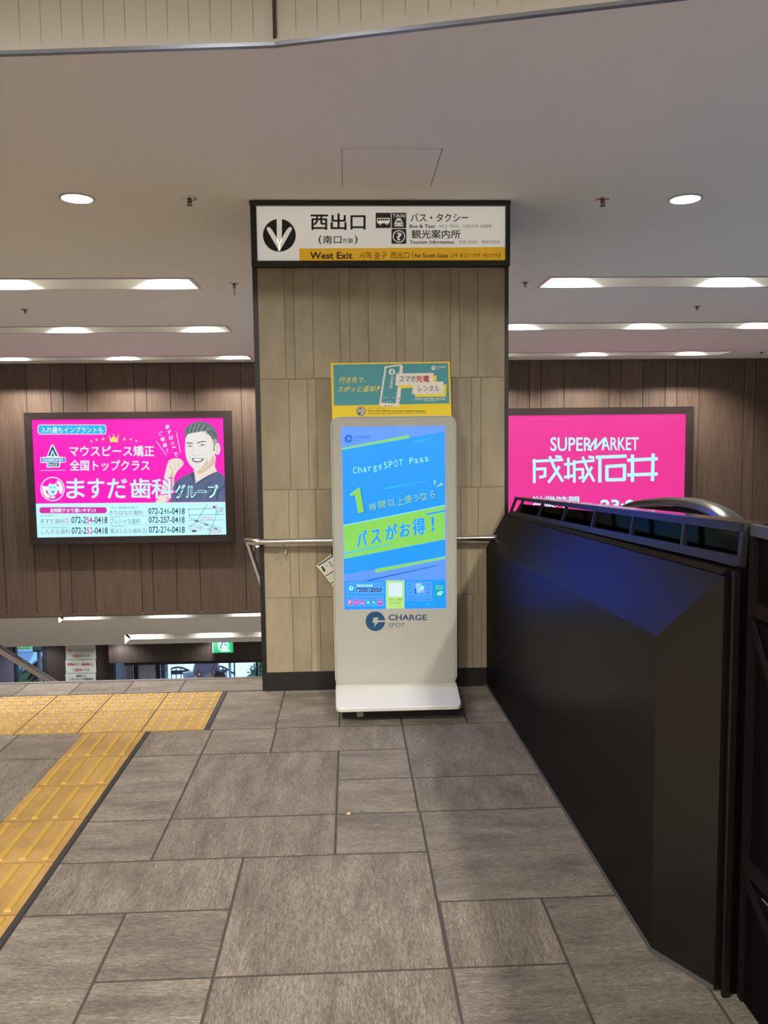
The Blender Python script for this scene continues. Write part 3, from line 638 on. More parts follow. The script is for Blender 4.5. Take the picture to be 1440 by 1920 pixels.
lv.build('louvre_frame', satin('frame_bronze', (34, 32, 34), .06, .3), pp)
lv = MB(); rail4(tf1+Vector((.0, 0, .0005)), tf1+Vector((.0, 0, .003)), tn1+Vector((.0, 0, .0005)), tn1+Vector((.0, 0, .003)), .062); lv.build('top_cap', mat('cap_polished', (92, 84, 80), .10, .7), pp)
m = MB(); g = [at_x(x, y, .943) for x, y in ((975, 945), (1378, 985), (1392, 1018), (1392, 1062), (958, 975))]; m.prism(g, (.006, 0, 0)); m.build('dark_glass', satin('smoked_glass', (3, 3, 3), .02, .12), pp)
# ------------------------------------------------------------------ folding barrier at the right edge
ba = thing('folding_barrier', (.96, 1.5, 0), 'dark brown metal barrier beside the near end of the bronze parapet', 'barrier')
M_bar = satin('brown_barrier_metal', (23, 17, 18), .02, .4)
m = MB(); m.box(.935, .955, .3, 1.838, 1.142, 1.170); m.build('top_rail', satin('barrier_rail', (58, 56, 62), .08, .35), ba, bevel=.002)  # unseen length carried on toward the camera to shade the floor
for y in (1.829, 1.06, .31): 
    m = MB(); m.box(.935, .952, y-.012, y+.008, 0, 1.142); m.build('post', M_bar, ba)
m = MB(); m.box(.948, .953, .32, 1.825, .99, 1.142); m.box(.948, .953, .32, 1.825, .30, .955); m.box(.941, .953, .32, 1.825, .0, .29); m.build('panel', satin('barrier_panel', (11, 8, 9), .012, .4), ba)
for z in (.972, .345):
    m = MB(); m.box(.934, .952, .32, 1.836, z-.016, z+.016); m.build('cross_bar', M_bar, ba)
for za, zb in ((.955, .40), (.33, -.2)):
    m = MB(); m.prism([Vector((.937, 1.826, za)), Vector((.937, 1.826, za-.03)), Vector((.937, 1.40, zb-.03 if zb > 0 else .02)), Vector((.937, 1.40, zb if zb > 0 else .05))], (.006, 0, 0)); m.build('brace', M_bar, ba)
# ------------------------------------------------------------------ escalator behind the parapet
es = thing('escalator', (1.3, 3.2, 0), 'escalator with curved steel handrail end seen over the parapet', 'escalator')
ex = 1.31
pth = [(ex, 2.60, .72), (ex, 2.555, .85), (ex, 2.58, .97), (ex, 2.66, 1.06), (ex, 2.80, 1.108), (ex, 3.04, 1.122), (ex, 3.35, 1.10), (ex, 3.7, 1.05), (ex, 4.2, .90), (ex, 5.0, .45), (ex, 7.0, -.70)]
sm = smooth_line(pth, 5); m = MB(); n_ = len(sm); rings = []
for i, p in enumerate(sm):
    d = (Vector(sm[min(i+1, n_-1)])-Vector(sm[max(i-1, 0)])).normalized(); nn = Vector((0, -d.z, d.y))
    rings.append([m._v(Vector(p)+Vector((a, 0, 0))+nn*b) for a, b in ((-.042, 0), (-.038, .014), (-.02, .022), (.02, .022), (.038, .014), (.042, 0), (.03, -.012), (-.03, -.012))])
for A_, B_ in zip(rings, rings[1:]):
    for k in range(8): m.bm.faces.new((A_[k], A_[(k+1) % 8], B_[(k+1) % 8], B_[k]))
m.bm.faces.new(rings[0]); m.bm.faces.new(rings[-1][::-1]); m.build('handrail', mat('steel_handrail', (120, 118, 110), .22, .9), es, smooth=True)
m = MB(); m.prism([Vector((ex-.012, p[1], p[2]-.014)) for p in sm] + [Vector((ex-.012, 7, -1.5)), Vector((ex-.012, 3.9, -.3)), Vector((ex-.012, 3.0, .02)), Vector((ex-.012, 2.6, .02))], (.024, 0, 0)); m.build('balustrade', mat('balustrade_dark', (30, 30, 30), .2), es)
m = MB(); m.box(1.0, 2.5, 1.62, 3.0, -.25, -.002); m.build('landing_plate', mat('comb_plate', (120, 120, 116), .4, .6), es)
m = MB(); m.prism([(1.0, 3.0, -.01), (1.0, 12.4, -4.7), (1.0, 12.4, -4.9), (1.0, 3.0, -.25)], (1.5, 0, 0)); m.build('step_band', mat('escalator_steps', (60, 60, 60), .5, .5), es)
# ------------------------------------------------------------------ recessed slot lights
LAMPS = {'L1': (6.57, [-1.455, -2.73, -4.0]), 'L2': (9.10, [-1.63, -3.115, -4.6]), 'L3': (12.05, [-1.71, -3.33, -4.93]),
         'R1': (6.57, [1.85, 3.21, 4.55]), 'R2': (9.06, [1.98, 3.43, 4.76]), 'R3': (11.94, [2.17, 3.69, 5.21])}
TXT = {'L1': 'on the stair side of the pillar, nearest the pillar face', 'L2': 'on the stair side of the pillar, middle of three', 'L3': 'close above the dental advertisement wall',
       'R1': 'on the escalator side of the pillar, nearest the pillar face', 'R2': 'on the escalator side of the pillar, middle of three', 'R3': 'close above the supermarket advertisement wall'}
M_ch = mat('slot_inside_white', (222, 220, 212), .6)
for k, (xa, xb, ya, yb) in TR.items():
    t = thing('slot_light', ((xa+xb)/2, (ya+yb)/2, H), 'long white recessed slot light '+TXT[k], 'ceiling light', 'slot lights in the ceiling')
    m = MB(); z1 = H+.30
    m.box(xa, xb, ya, ya+.006, H-.003, z1).box(xa, xb, yb-.006, yb, H-.003, z1).box(xa, xa+.006, ya, yb, H-.003, z1).box(xb-.006, xb, ya, yb, H-.003, z1).box(xa, xb, ya, yb, z1, z1+.01)
    m.build('channel', M_ch, t)
    m = MB(); m.box(xa-.02, xb+.02, ya-.02, ya+.004, H-.006, H-.003).box(xa-.02, xb+.02, yb-.004, yb+.02, H-.006, H-.003).box(xa-.02, xa+.004, ya, yb, H-.006, H-.003).box(xb-.004, xb+.02, ya, yb, H-.006, H-.003); m.build('trim_lip', M_white, t)
    y, xs_ = LAMPS[k]
    for x in xs_:
        m = MB(); m.lathe((x, y, z1), [(.05, 0), (.05, -.085), (.042, -.088)], 20); m.build('lamp', M_lamp, t)
        l = spot('slot_lamp_light', (x, y, H+.20), TROF_W, 124, .7, NEUT, .025)
for i, (x0, ya, yb) in enumerate(LT):
    t = thing('slot_light', (-1, (ya+yb)/2, zs((ya+yb)/2)), ('narrow slot light just under the bottom edge of the wood wall', 'slot light on the sloping ceiling above the green exit sign')[i], 'ceiling light', 'slot lights over the lower stairs')
    m = MB(); zt = zs(ya)+.28
    m.box(x0-.01, 1.5, ya-.01, ya, zs(ya)-.004, zt).box(x0-.01, 1.5, yb, yb+.01, zs(yb)-.004, zt).box(x0-.01, x0, ya, yb, zs(yb), zt).box(x0-.01, 1.5, ya-.01, yb+.01, zt, zt+.01); m.build('channel', M_ch, t)
    for px in ((150, 312, 470) if i == 0 else (266, 400, 520)):
        yc = (ya+yb)/2; p = at(px, 1155 if i == 0 else 1192, yc)
        m = MB(); m.lathe((p.x, yc, zt), [(.045, 0), (.045, -.012), (.04, -.014)], 16); m.build('lamp', M_lamp, t)
        spot('slot_lamp_light', (p.x, yc, zt-.02), LOW_W, 120, .7, (.94, .97, 1), .03)
# ------------------------------------------------------------------ round downlights
def downlight(x, y, z, label, watts, size=130, color=WARM, group='round downlights'):
    t = thing('downlight', (0, 0, 0), label, 'ceiling light', group)
    m = MB(); m.lathe((0, 0, 0), [(.088, 0), (.088, -.004), (.078, -.006)], 36); m.build('trim_ring', M_white, t)
    m = MB(); m.lathe((0, 0, -.0062), [(.076, .001), (.076, 0)], 36); m.build('lens', M_lamp, t)
    t.location = (x, y, z-.001)
    spot('downlight_beam', (x, y, z-.03), watts, size, .6, color, .07)
downlight(-1.378, 4.332, H, 'lit round ceiling downlight on the stair side of the exit sign', DOWN_W)
downlight(1.806, 4.332, H, 'lit round ceiling downlight on the escalator side of the exit sign', DOWN_W)
for i, (x, y, w) in enumerate(HALL): downlight(x, y, 3.34, 'unseen round downlight added in the higher hall ceiling', w, 168, group='hall downlights')
for x in (-6.0, -4.4, -2.6): downlight(x, 15.02, zs(14.72), 'unseen round downlight added in the lower lobby ceiling', 45, 150, (.94, .97, 1), 'added lobby downlights')  # unseen lamps added to brighten the lobby wall and signs
# ------------------------------------------------------------------ sprinklers and smoke heads
def sprinkler(pin):
    t = thing('sprinkler', (0, 0, 0), '-', 'sprinkler', 'ceiling sprinklers')
    m = MB(); m.lathe((0, 0, 0), [(.036, 0), (.036, -.003), (.03, -.006), (.014, -.007)], 24); m.build('plate', M_steel, t, smooth=True)
    m = MB(); m.lathe((0, 0, -.006), [(.012, 0), (.012, -.012), (.008, -.016)], 14)
    for k in range(3): a = k*2.1; m.tube([(.011*math.cos(a), .011*math.sin(a), -.018), (.009*math.cos(a), .009*math.sin(a), -.034)], .0022, 6)
    m.lathe((0, 0, -.034), [(.015, 0), (.015, -.003), (.004, -.005)], 14)
    if pin: m.lathe((0, 0, -.036), [(.003, 0), (.003, -.055), (.001, -.062)], 8)
    m.build('head', mat('sprinkler_brass', (120, 104, 84), .3, .9), t, smooth=True)
    return t
def kids(o): return [c for c in bpy.data.objects if c.parent is o]
def dup(o):
    r = o.copy(); COL.objects.link(r)
    for c in kids(o):
        d = c.copy(); COL.objects.link(d); d.parent = r
    return r
sp0 = sprinkler(False)
SPR = [(-.807, 4.342, 'small ceiling sprinkler between the exit sign and the stair side downlight'), (1.365, 4.343, 'small ceiling sprinkler between the exit sign and the escalator side downlight'),
       (1.439, 6.562, 'small ceiling sprinkler at the pillar end of the nearest slot light, escalator side'), (-2.988, 7.761, 'small ceiling sprinkler between two slot lights on the stair side'),
       (3.369, 7.755, 'small ceiling sprinkler between two slot lights on the escalator side'), (6.134, 11.845, 'small ceiling sprinkler by the wood wall past the end of the last slot light')]
for i, (x, y, lab) in enumerate(SPR):
    o = sp0 if i == 0 else dup(sp0)
    o.location = (x, y, H-.0005); o['label'] = lab
o = sprinkler(True); o.location = (-.889, 6.567, H-.0005); o['label'] = 'ceiling sprinkler with a hanging pin beside the pillar on the stair side'
# ------------------------------------------------------------------ ceiling access hatch
t = thing('access_hatch', (.21, 3.87, H), 'cream square access hatch in the ceiling before the exit sign', 'hatch')
hx0, hx1, hy0, hy1 = -.012, .428, 3.612, 4.13
m = MB(); m.box(hx0, hx1, hy0, hy1, H-.0012, H-.0002); m.build('gap', mat('hatch_gap', (70, 62, 52), .9), t)
m = MB(); m.box(hx0+.002, hx1-.0035, hy0+.003, hy1-.002, H-.0045, H-.001); m.build('panel', M_ceil, t)
m = MB(); w = .012
m.box(hx0-w, hx1+w, hy0-w, hy0-.001, H-.003, H-.0002).box(hx0-w, hx1+w, hy1+.001, hy1+w, H-.003, H-.0002).box(hx0-w, hx0-.001, hy0, hy1, H-.003, H-.0002).box(hx1+.001, hx1+w, hy0, hy1, H-.003, H-.0002); m.build('frame', M_ceil, t)
# ------------------------------------------------------------------ tactile paving
def tactile(name, label, tiles, dome, strip):
    m = MB()
    for x0, y0 in tiles:
        tn = random.random(); m.box(x0+.003, x0+.299, y0+.003, y0+.299, -.008, .002, tn)
        for i in range(5 if dome else 4):
            if dome:
                for j in range(5):
                    cx, cy = x0+.031+.06*i, y0+.031+.06*j; rr = []
                    for r, h in ((.0145, .002), (.012, .0065), (.007, .0085)):
                        rr.append([m._v((cx+r*math.cos(a*.7854), cy+r*math.sin(a*.7854), h), tn, 1) for a in range(8)])
                    for A, B in zip(rr, rr[1:]):
                        for k in range(8): m.bm.faces.new((A[k], A[(k+1) % 8], B[(k+1) % 8], B[k]))
                    m.bm.faces.new(rr[-1])
            else:
                cx = x0+.038+.0755*i; a, b = y0+.016, y0+.286
                lo4 = [(cx-.0125, a), (cx+.0125, a), (cx+.0125, b), (cx-.0125, b)]; hi4 = [(cx-.0085, a+.006), (cx+.0085, a+.006), (cx+.0085, b-.006), (cx-.0085, b-.006)]
                A = [m._v((*p, .002), tn, .6) for p in lo4]; B = [m._v((*p, .0075), tn, .6) for p in hi4]
                for k in range(4): m.bm.faces.new((A[k], A[(k+1) % 4], B[(k+1) % 4], B[k]))
                m.bm.faces.new(B)
    o = m.build(name, M_yel); tag(o, label, 'tactile paving')
    s = MB(); s.box(*strip, -.008, .0015); s.build('edge_strip', mat('black_rubber', (34, 32, 32), .7), o)
T_ = .302
tactile('tactile_warning_paving', 'yellow dotted tactile warning strip across the head of the stairs', [(-.717-T_*(i+1), 3.811+T_*j) for i in range(12) for j in range(2)], True, (-.716, -.699, 3.811, 4.416))
tactile('tactile_guide_path', 'yellow ribbed tactile guide path leading to the dotted strip', [(-1.294, 3.808-T_*(j+1)) for j in range(22)], False, (-.9925, -.976, -2.8, 3.806))
# ------------------------------------------------------------------ wall advertisements (back-lit)
def lightbox(name, label, ox0, ox1, oz0, oz1, ix0, ix1, iz0, iz1, base):
    t = thing(name, ((ox0+ox1)/2, W, (oz0+oz1)/2), label, 'advertisement')
    m = MB(); y0, y1 = W-.09, W-.002
    O = [(ox0, oz0), (ox1, oz0), (ox1, oz1), (ox0, oz1)]; I = [(ix0, iz0), (ix1, iz0), (ix1, iz1), (ix0, iz1)]
    for k in range(4):
        a, b, c, d = O[k], O[(k+1) % 4], I[(k+1) % 4], I[k]
        e = .0015
        m.prism([(a[0], y0, a[1]), (b[0], y0, b[1]), (c[0], y0+.012, c[1]), (d[0], y0+.012, d[1])], (0, y1-y0-.012, 0))
    m.build('frame', M_frame, t)
    m = MB(); m.box(ix0-.02, ix1+.02, W-.062, W-.01, iz0-.02, iz1+.02); pnl = m.build('lit_panel', base, t)
    return t, pnl
SP = 1.12
MG = glow((246, 22, 178), 1.18); WH = glow((186, 240, 250), SP); MW = glow((226, 244, 255), SP); CYB = glow((36, 172, 232), SP); GD = glow((246, 214, 100), SP); NVY = glow((40, 62, 92), SP); BLU = glow((70, 130, 205), SP)
yp = W-.062
Yk = (W-.062)/W
def fit(px, py): return at(px, py, yp)
a, b = fit(62, 786), fit(425, 1002); c, d = fit(68, 1008), fit(418, 785)
oa, ob = at(45, 773, W-.09), at(439, 1016, W-.09); oc, od = at(55, 1021, W-.09), at(434, 771, W-.09)
adl, panl = lightbox('dental_advertisement', 'magenta back-lit dental clinic advertisement with a smiling man, on the wood wall above the stairs',
    (oa.x+oc.x)/2, (ob.x+od.x)/2, (ob.z+oc.z)/2, (oa.z+od.z)/2, (a.x+c.x)/2, (b.x+d.x)/2, (b.z+c.z)/2, (a.z+d.z)/2, MG)
Print.step = .002
C2 = crop(30, 760, 3.4286)
pr = Print(C2, yp, panl, 'portrait')
pr.poly(WH, [(124, 632), (1349, 621), (1354, 832), (131, 851)], 1)
# man
SK = glow((226, 214, 204), SP); SKS = glow((206, 184, 162), SP); SKH = glow((222, 219, 216), SP); HR = glow((98, 112, 112), SP); HRD = glow((62, 74, 76), SP); HRL = glow((150, 160, 160), SP); SC = glow((84, 98, 132), SP); SCD = glow((60, 72, 100), SP); TH = glow((236, 244, 255), SP); LIP = glow((196, 140, 140), SP); EYE_ = glow((58, 54, 54), SP); SCL = glow((108, 122, 156), SP)
pr.poly(SK, smooth_loop([(950, 470), (962, 420), (974, 375), (990, 350), (1035, 340), (1066, 352), (1078, 372), (1066, 395), (1040, 420), (1018, 462), (1014, 530), (990, 600), (962, 622), (898, 622), (930, 560)], 4), 2)
for pts in ([(1000, 352), (992, 380), (1000, 402)], [(1024, 346), (1018, 376), (1024, 402)], [(1046, 345), (1042, 372), (1048, 396)], [(1062, 356), (1070, 378), (1050, 398)], [(985, 392), (1010, 412), (1040, 404)]): pr.line(SKS, pts, 4, 3, True)
pr.blob(SKS, [(1000, 420), (1012, 440), (1010, 520), (985, 600), (965, 620), (985, 540)], 3)
pr.poly(SC, smooth_line([(990, 621), (1004, 560), (1012, 520), (1035, 484), (1088, 450), (1146, 426)], 4) + smooth_line([(1156, 500), (1200, 470), (1290, 424)], 3) + smooth_line([(1290, 424), (1322, 440), (1341, 462)], 3) + [(1347, 620)], 3)
pr.poly(SCD, [(1146, 428), (1120, 440), (1150, 505), (1158, 500)], 4).line(SCD, [(1160, 505), (1205, 476), (1284, 432)], 5, 4)
pr.line(SCD, [(1040, 500), (1030, 550), (1036, 615)], 8, 4, True).line(SCD, [(1210, 560), (1225, 520), (1260, 490)], 6, 4, True).line(SCD, [(1290, 610), (1300, 560), (1340, 520)], 7, 4, True).line(SCL, [(1200, 610), (1220, 570), (1250, 540)], 7, 4, True).line(SCL, [(1315, 610), (1325, 580)], 7, 4)
CP = crop(330, 770, 10.67)
pm = Print(CP, yp, panl, 'portrait')
pm.poly(SK, smooth_loop([(355, 1120), (368, 1300), (378, 1452), (430, 1425), (560, 1340), (700, 1265), (815, 1212), (780, 1120), (790, 900), (640, 1000), (450, 1150)], 4), 4)
pm.poly(SKS, smooth_loop([(455, 1190), (560, 1150), (680, 1060), (770, 920), (785, 1050), (700, 1120), (600, 1200), (480, 1270), (430, 1240)], 4), 5)
pm.poly(SK, ell(832, 765, 54, 122, 30), 5).poly(SKS, ell(832, 765, 26, 84, 24), 6).poly(SK, ell(838, 775, 14, 60, 18), 7)
pm.poly(SKH, smooth_loop([(205, 460), (188, 600), (184, 800), (212, 960), (262, 1060), (330, 1140), (400, 1178), (460, 1184), (540, 1150), (640, 1075), (730, 985), (782, 880), (790, 700), (750, 500), (640, 415), (500, 400), (330, 420)], 4), 6)
pm.poly(SKS, smooth_loop([(620, 930), (600, 1010), (540, 1110), (470, 1165), (560, 1140), (660, 1060), (740, 970), (780, 860), (740, 900), (680, 1000), (640, 1040)], 4), 7)
pm.poly(SK, smooth_loop([(640, 470), (700, 560), (730, 700), (740, 860), (690, 960), (660, 880), (690, 740), (640, 600), (590, 520)], 4), 7)
pm.poly(HR, smooth_loop([(178, 530), (176, 400), (220, 320), (330, 250), (450, 214), (560, 218), (680, 275), (780, 375), (832, 500), (832, 632), (800, 662), (778, 700), (772, 790), (750, 810), (748, 690), (722, 570), (664, 490), (572, 412), (430, 428), (300, 452), (225, 480), (200, 545)], 4), 8)
for i in range(11): pm.line((HRD, HRL)[i % 2], [(225+i*38, (440, 436, 430, 424, 418, 414, 408, 404, 414, 440, 470)[i]), (238+i*42, (370, 352, 340, 330, 320, 316, 318, 330, 352, 390, 430)[i]), (270+i*44, (318, 290, 270, 256, 248, 246, 256, 280, 312, 352, 398)[i])], 13, 9, True)
for i in range(4): pm.line(HRD, [(720+i*22, 430+i*45), (770+i*12, 440+i*45), (815, 470+i*42)], 10, 9, True)
pm.poly(HRL, smooth_loop([(735, 580), (790, 560), (826, 600), (800, 655), (772, 700), (762, 770), (752, 680)], 4), 9)
pm.poly(EYE_, smooth_loop([(212, 642), (270, 636), (334, 650), (336, 664), (270, 656), (214, 658)], 3), 8).poly(EYE_, smooth_loop([(424, 640), (500, 614), (580, 612), (606, 624), (500, 632), (430, 654)], 3), 8)
pm.line(EYE_, [(218, 724), (252, 702), (292, 698), (330, 712)], 9, 8, True).line(EYE_, [(466, 700), (510, 676), (556, 680), (600, 694)], 9, 8, True)
pm.poly(EYE_, ell(282, 712, 18, 11, 12), 8).poly(EYE_, ell(528, 692, 18, 11, 12), 8).line(SKS, [(225, 748), (280, 742), (325, 738)], 6, 8, True).line(SKS, [(470, 722), (530, 724), (590, 710)], 6, 8, True)
pm.line(SKS, [(352, 740), (332, 800), (314, 850), (330, 880), (360, 884)], 9, 8, True).line(SKS, [(360, 888), (405, 905), (450, 890), (478, 884), (490, 850)], 9, 8, True)
pm.poly(EYE_, smooth_loop([(312, 968), (350, 950), (410, 958), (470, 954), (556, 962), (520, 1004), (430, 1026), (350, 1010)], 4), 8)
pm.poly(TH, smooth_loop([(340, 970), (410, 966), (470, 964), (522, 970), (490, 998), (430, 1008), (360, 996)], 4), 9)
pm.line(LIP, [(330, 1000), (380, 1030), (440, 1042), (510, 1016), (545, 980)], 14, 9, True)
pm.line(SKS, [(300, 880), (270, 940), (262, 990)], 9, 8, True).line(SKS, [(540, 860), (590, 930), (600, 985)], 9, 8, True)
pm.done()
# wording
pr.done(); pr = Print(C2, yp, panl, 'headline_lettering')
pr.poly(MW, rrect(140, 124, 580, 187, 15), 2).poly(CYB, rrect(144, 128, 576, 183, 12), 3)
pr.text(MW, '入れ歯もインプラントも', 160, 138, 558, 178, 4, .012)
star = [(math.cos(math.radians(90+36*i))*(1 if i % 2 == 0 else .42), -math.sin(math.radians(90+36*i))*(1 if i % 2 == 0 else .42)) for i in range(10)]
for x, y, r, mm in ((484, 231, 8, MW), (518, 222, 10, GD), (560, 217, 12, GD), (697, 217, 12, GD), (738, 219, 10, GD), (774, 228, 8, MW)): pr.poly(mm, [(x+a*r, y+b*r) for a, b in star], 2)
pr.poly(GD, [(606, 237), (598, 197), (614, 214), (628, 192), (643, 214), (658, 196), (654, 237)], 2)
for x, y in ((598, 193), (628, 187), (658, 193)): pr.poly(GD, ell(x, y, 4, 4, 10), 2)
pr.text(MW, 'マウスピース矯正', 343, 260, 888, 328, 3, .02).text(MW, '全国トップクラス', 346, 352, 858, 420, 3, .02)
pr.poly(MW, [(156, 334), (198, 330), (228, 252), (240, 252), (278, 330), (318, 334), (321, 366), (284, 370), (282, 398), (198, 400), (196, 370), (158, 370)], 2)
pr.poly(NVY, [(205, 326), (234, 258), (268, 326)], 3).poly(WH, [(218, 328), (234, 284), (256, 328)], 4).poly(NVY, [(229, 328), (236, 302), (244, 328)], 5)
pr.rect(BLU, 161, 338, 316, 364, 3).text(MW, 'DIAMOND', 172, 342, 303, 360, 4, .02).rect(NVY, 203, 368, 276, 392, 3).text(MW, 'BLACK', 208, 372, 270, 387, 4, .02).line(MW, [(158, 419), (316, 417)], 2.5, 3)
pr.ring(MW, 235, 538, 72, 78, 3).ring(MW, 235, 538, 46, 66, 3, 110, 200, 16).ring(MW, 235, 538, 46, 66, 3, 300, 390, 16)
pr.poly(WH, smooth_loop([(208, 512), (222, 502), (236, 510), (252, 502), (264, 514), (266, 550), (258, 572), (236, 580), (214, 574), (204, 550)], 4), 4)
for x in (198, 274): pr.poly(MW, ell(x, 534, 9, 14), 4)
for x in (224, 248): pr.poly(NVY, ell(x, 528, 4, 4, 10), 5)
pr.poly(NVY, [(226, 552), (248, 552), (238, 566)], 5).poly(MW, rrect(222, 584, 252, 598, 6), 4)
for ch, x0, x1 in (('ま', 325, 440), ('す', 462, 565), ('だ', 588, 712), ('歯', 735, 868), ('科', 872, 1012)):
    if ch == '科': pr.text(MG, ch, x0-5, 466, x1+5, 603, 9, .045)
    pr.text(WH, ch, x0, 472, x1, 597, 10, .02)
pr.text(WH, 'グループ', 1026, 512, 1296, 596, 9, .05).text(NVY, 'グループ', 1034, 520, 1286, 588, 10, .005)
for ch, x, y, mm in (('ま', 974, 138, MW), ('ず', 985, 172, MW), ('は', 997, 207, MW), ('小', 1006, 245, GD), ('一', 1016, 280, MW), ('で', 1028, 317, MW)): pr.text(mm, ch, x-13, y-13, x+13, y+13 if ch != '一' else y-8, 3, .02)
for ch, x, y, w_ in (('ご', 930, 180, 12), ('相', 942, 218, 13), ('談', 958, 255, 13), ('!', 972, 291, 3)): pr.text(MW, ch, x-w_, y-13, x+w_, y+13, 3, .02)
pr.line(MW, [(1030, 170), (1058, 304)], 3, 3).line(MW, [(902, 230), (965, 320)], 3, 3)
pr.done(); pr = Print(C2, yp, panl, 'clinic_list_lettering')
MGT = glow((206, 40, 160), SP); PK = glow((214, 70, 120), SP); GRN = glow((90, 160, 130), SP); BRN = glow((104, 112, 122), SP)
pr.poly(MGT, rrect(150, 655, 584, 694, 18), 2).text(MW, '全院駅チカで通いやすい!', 218, 662, 512, 688, 3, .025)
for a0, a1, b in (((155, 770), (590, 764), 0), ((600, 712), (1085, 706), 0), ((600, 770), (1090, 764), 0)): pr.line(BRN, [a0, a1], 1.5, 2)
rows_ = [('新金岡すぐ', '', 155, 704, 268, 713), ('大阪メトロ御堂筋線 新金岡駅すぐ', '', 158, 780, 350, 791), ('大阪メトロ御堂筋線 新金岡駅すぐ', '', 602, 652, 792, 664), ('またはなだ', '', 608, 716, 665, 726), ('JR阪和線 鳳駅すぐ', '', 604, 774, 708, 784)]
for s_, _, x0, y0, x1, y1 in rows_: pr.text(BRN, s_, x0, y0, x1, y1, 3)
for s_, x0, y0, x1, y1 in (('ますだ歯科', 158, 728, 312, 760), ('しんかな歯科', 162, 795, 348, 828), ('きたはなだ歯科', 600, 674, 816, 704), ('プレシャス歯科', 604, 728, 798, 762), ('鳳よしむら歯科', 606, 792, 806, 822)): pr.text(glow((140, 110, 120), SP) if x0 < 300 else BRN, s_, x0, y0, x1, y1, 3, .005)
for s_, x0, y0 in (('矯正', 316, 726), ('歯科', 316, 744), ('矯正', 814, 790), ('歯科', 814, 808)): pr.text(PK if x0 < 500 else BRN, s_, x0, y0, x0+30, y0+14, 3)
for x0, y0, x1, y1, mid, mm in ((356, 716, 588, 758, '54', MGT), (358, 784, 590, 826, '52', PK), (851, 660, 1085, 700, '46', GRN), (853, 716, 1084, 756, '57', NVY), (854, 778, 1085, 820, '74', GRN)):
    w_ = (x1-x0)/12
    pr.text(NVY, '072-2', x0, y0, x0+w_*4.9, y1, 3, .015).text(mm, mid, x0+w_*5.02, y0, x0+w_*6.95, y1, 3, .015).text(NVY, '-0418', x0+w_*7.05, y0, x1, y1, 3, .015)
pr.done(); pr = Print(C2, yp, panl, 'street_map_print')
LN = glow((96, 110, 120), SP)
for pts, w_ in (([(1112, 660), (1116, 726)], 2), ([(1102, 668), (1340, 660)], 3), ([(1108, 706), (1338, 700)], 3), ([(1104, 740), (1338, 736)], 2), ([(1228, 640), (1150, 760), (1108, 782)], 3), ([(1285, 640), (1287, 705), (1240, 830)], 3), ([(1116, 724), (1318, 792)], 2.5), ([(1140, 738), (1300, 800)], 2)): pr.line(LN, pts, w_, 2)
for x0, y0, x1, y1 in ((1190, 718, 1260, 738), (1118, 775, 1208, 800), (1250, 800, 1318, 818)): pr.line(PK, [(x0, y0), (x1, y0), (x1, y1), (x0, y1), (x0, y0)], 2, 2)
pr.text(PK, 'ますだ歯科', 1195, 722, 1255, 734, 3).text(BRN, 'しんかな歯科', 1124, 780, 1202, 794, 3).text(PK, 'ますだ歯科', 1256, 803, 1314, 815, 3)
pr.rect(MGT, 1265, 646, 1282, 660, 3).rect(NVY, 1130, 803, 1160, 814, 3)
for x, y in ((1300, 682), (1322, 675), (1240, 797)): pr.ring(LN, x, y, 6, 9, 3, n=14)
for x, y in ((1150, 738), (1212, 760), (1270, 785)): pr.poly(NVY, [(x, y), (x+24, y+8), (x+22, y+14), (x-2, y+6)], 3)
pr.done()
# supermarket advertisement, partly behind the pillar
MG2 = glow((232, 50, 148), 1.08)
ra, rb = at(1302, 762, W-.09), at(1286, 776, yp)
adr, panr = lightbox('supermarket_advertisement', 'magenta back-lit supermarket advertisement partly behind the pillar and the parapet', 2.30, ra.x, -.155, ra.z, 2.42, rb.x, -.04, rb.z, MG2)
pr = Print(crop(940, 740, 2.88), yp, panr, 'logo_lettering')
Cn = glow((176, 246, 255), SP)
pr.text(Cn, 'SUPER', 265, 230, 492, 305, 2, .012).text(Cn, 'ARKET', 540, 230, 742, 300, 2, .012)
pr.line(Cn, [(470, 297), (512, 238), (505, 294), (556, 236), (548, 297)], 11, 2)
def bars(L_, w_=17):
    for s_ in L_: pr.line(Cn, s_, w_, 2)
bars([[(178, 352), (178, 474)], [(172, 360), (330, 352)], [(186, 402), (240, 400)], [(236, 398), (236, 440), (208, 446)], [(262, 336), (285, 392), (330, 466)], [(312, 390), (292, 424), (256, 472)], [(296, 334), (322, 338)]], 15)
bars([[(342, 376), (384, 374)], [(362, 344), (362, 452)], [(342, 446), (384, 438)], [(394, 358), (394, 472)], [(390, 366), (500, 356)], [(404, 404), (440, 402), (440, 446), (420, 450)], [(440, 338), (464, 400), (500, 466)], [(488, 392), (470, 424), (440, 470)], [(474, 336), (498, 340)]], 14)
bars([[(514, 338), (672, 332)], [(532, 340), (532, 470)], [(570, 388), (666, 382), (664, 458), (570, 460), (570, 388)]], 18)
bars([[(684, 354), (840, 346)], [(684, 434), (840, 428)], [(708, 328), (708, 466)], [(820, 322), (816, 462)]], 18)
pr.text(Cn, '営業時間', 168, 548, 420, 610, 2, .02).text(Cn, '23:00', 535, 566, 775, 634, 2, .03)
pr.done()
Print.step = .0004
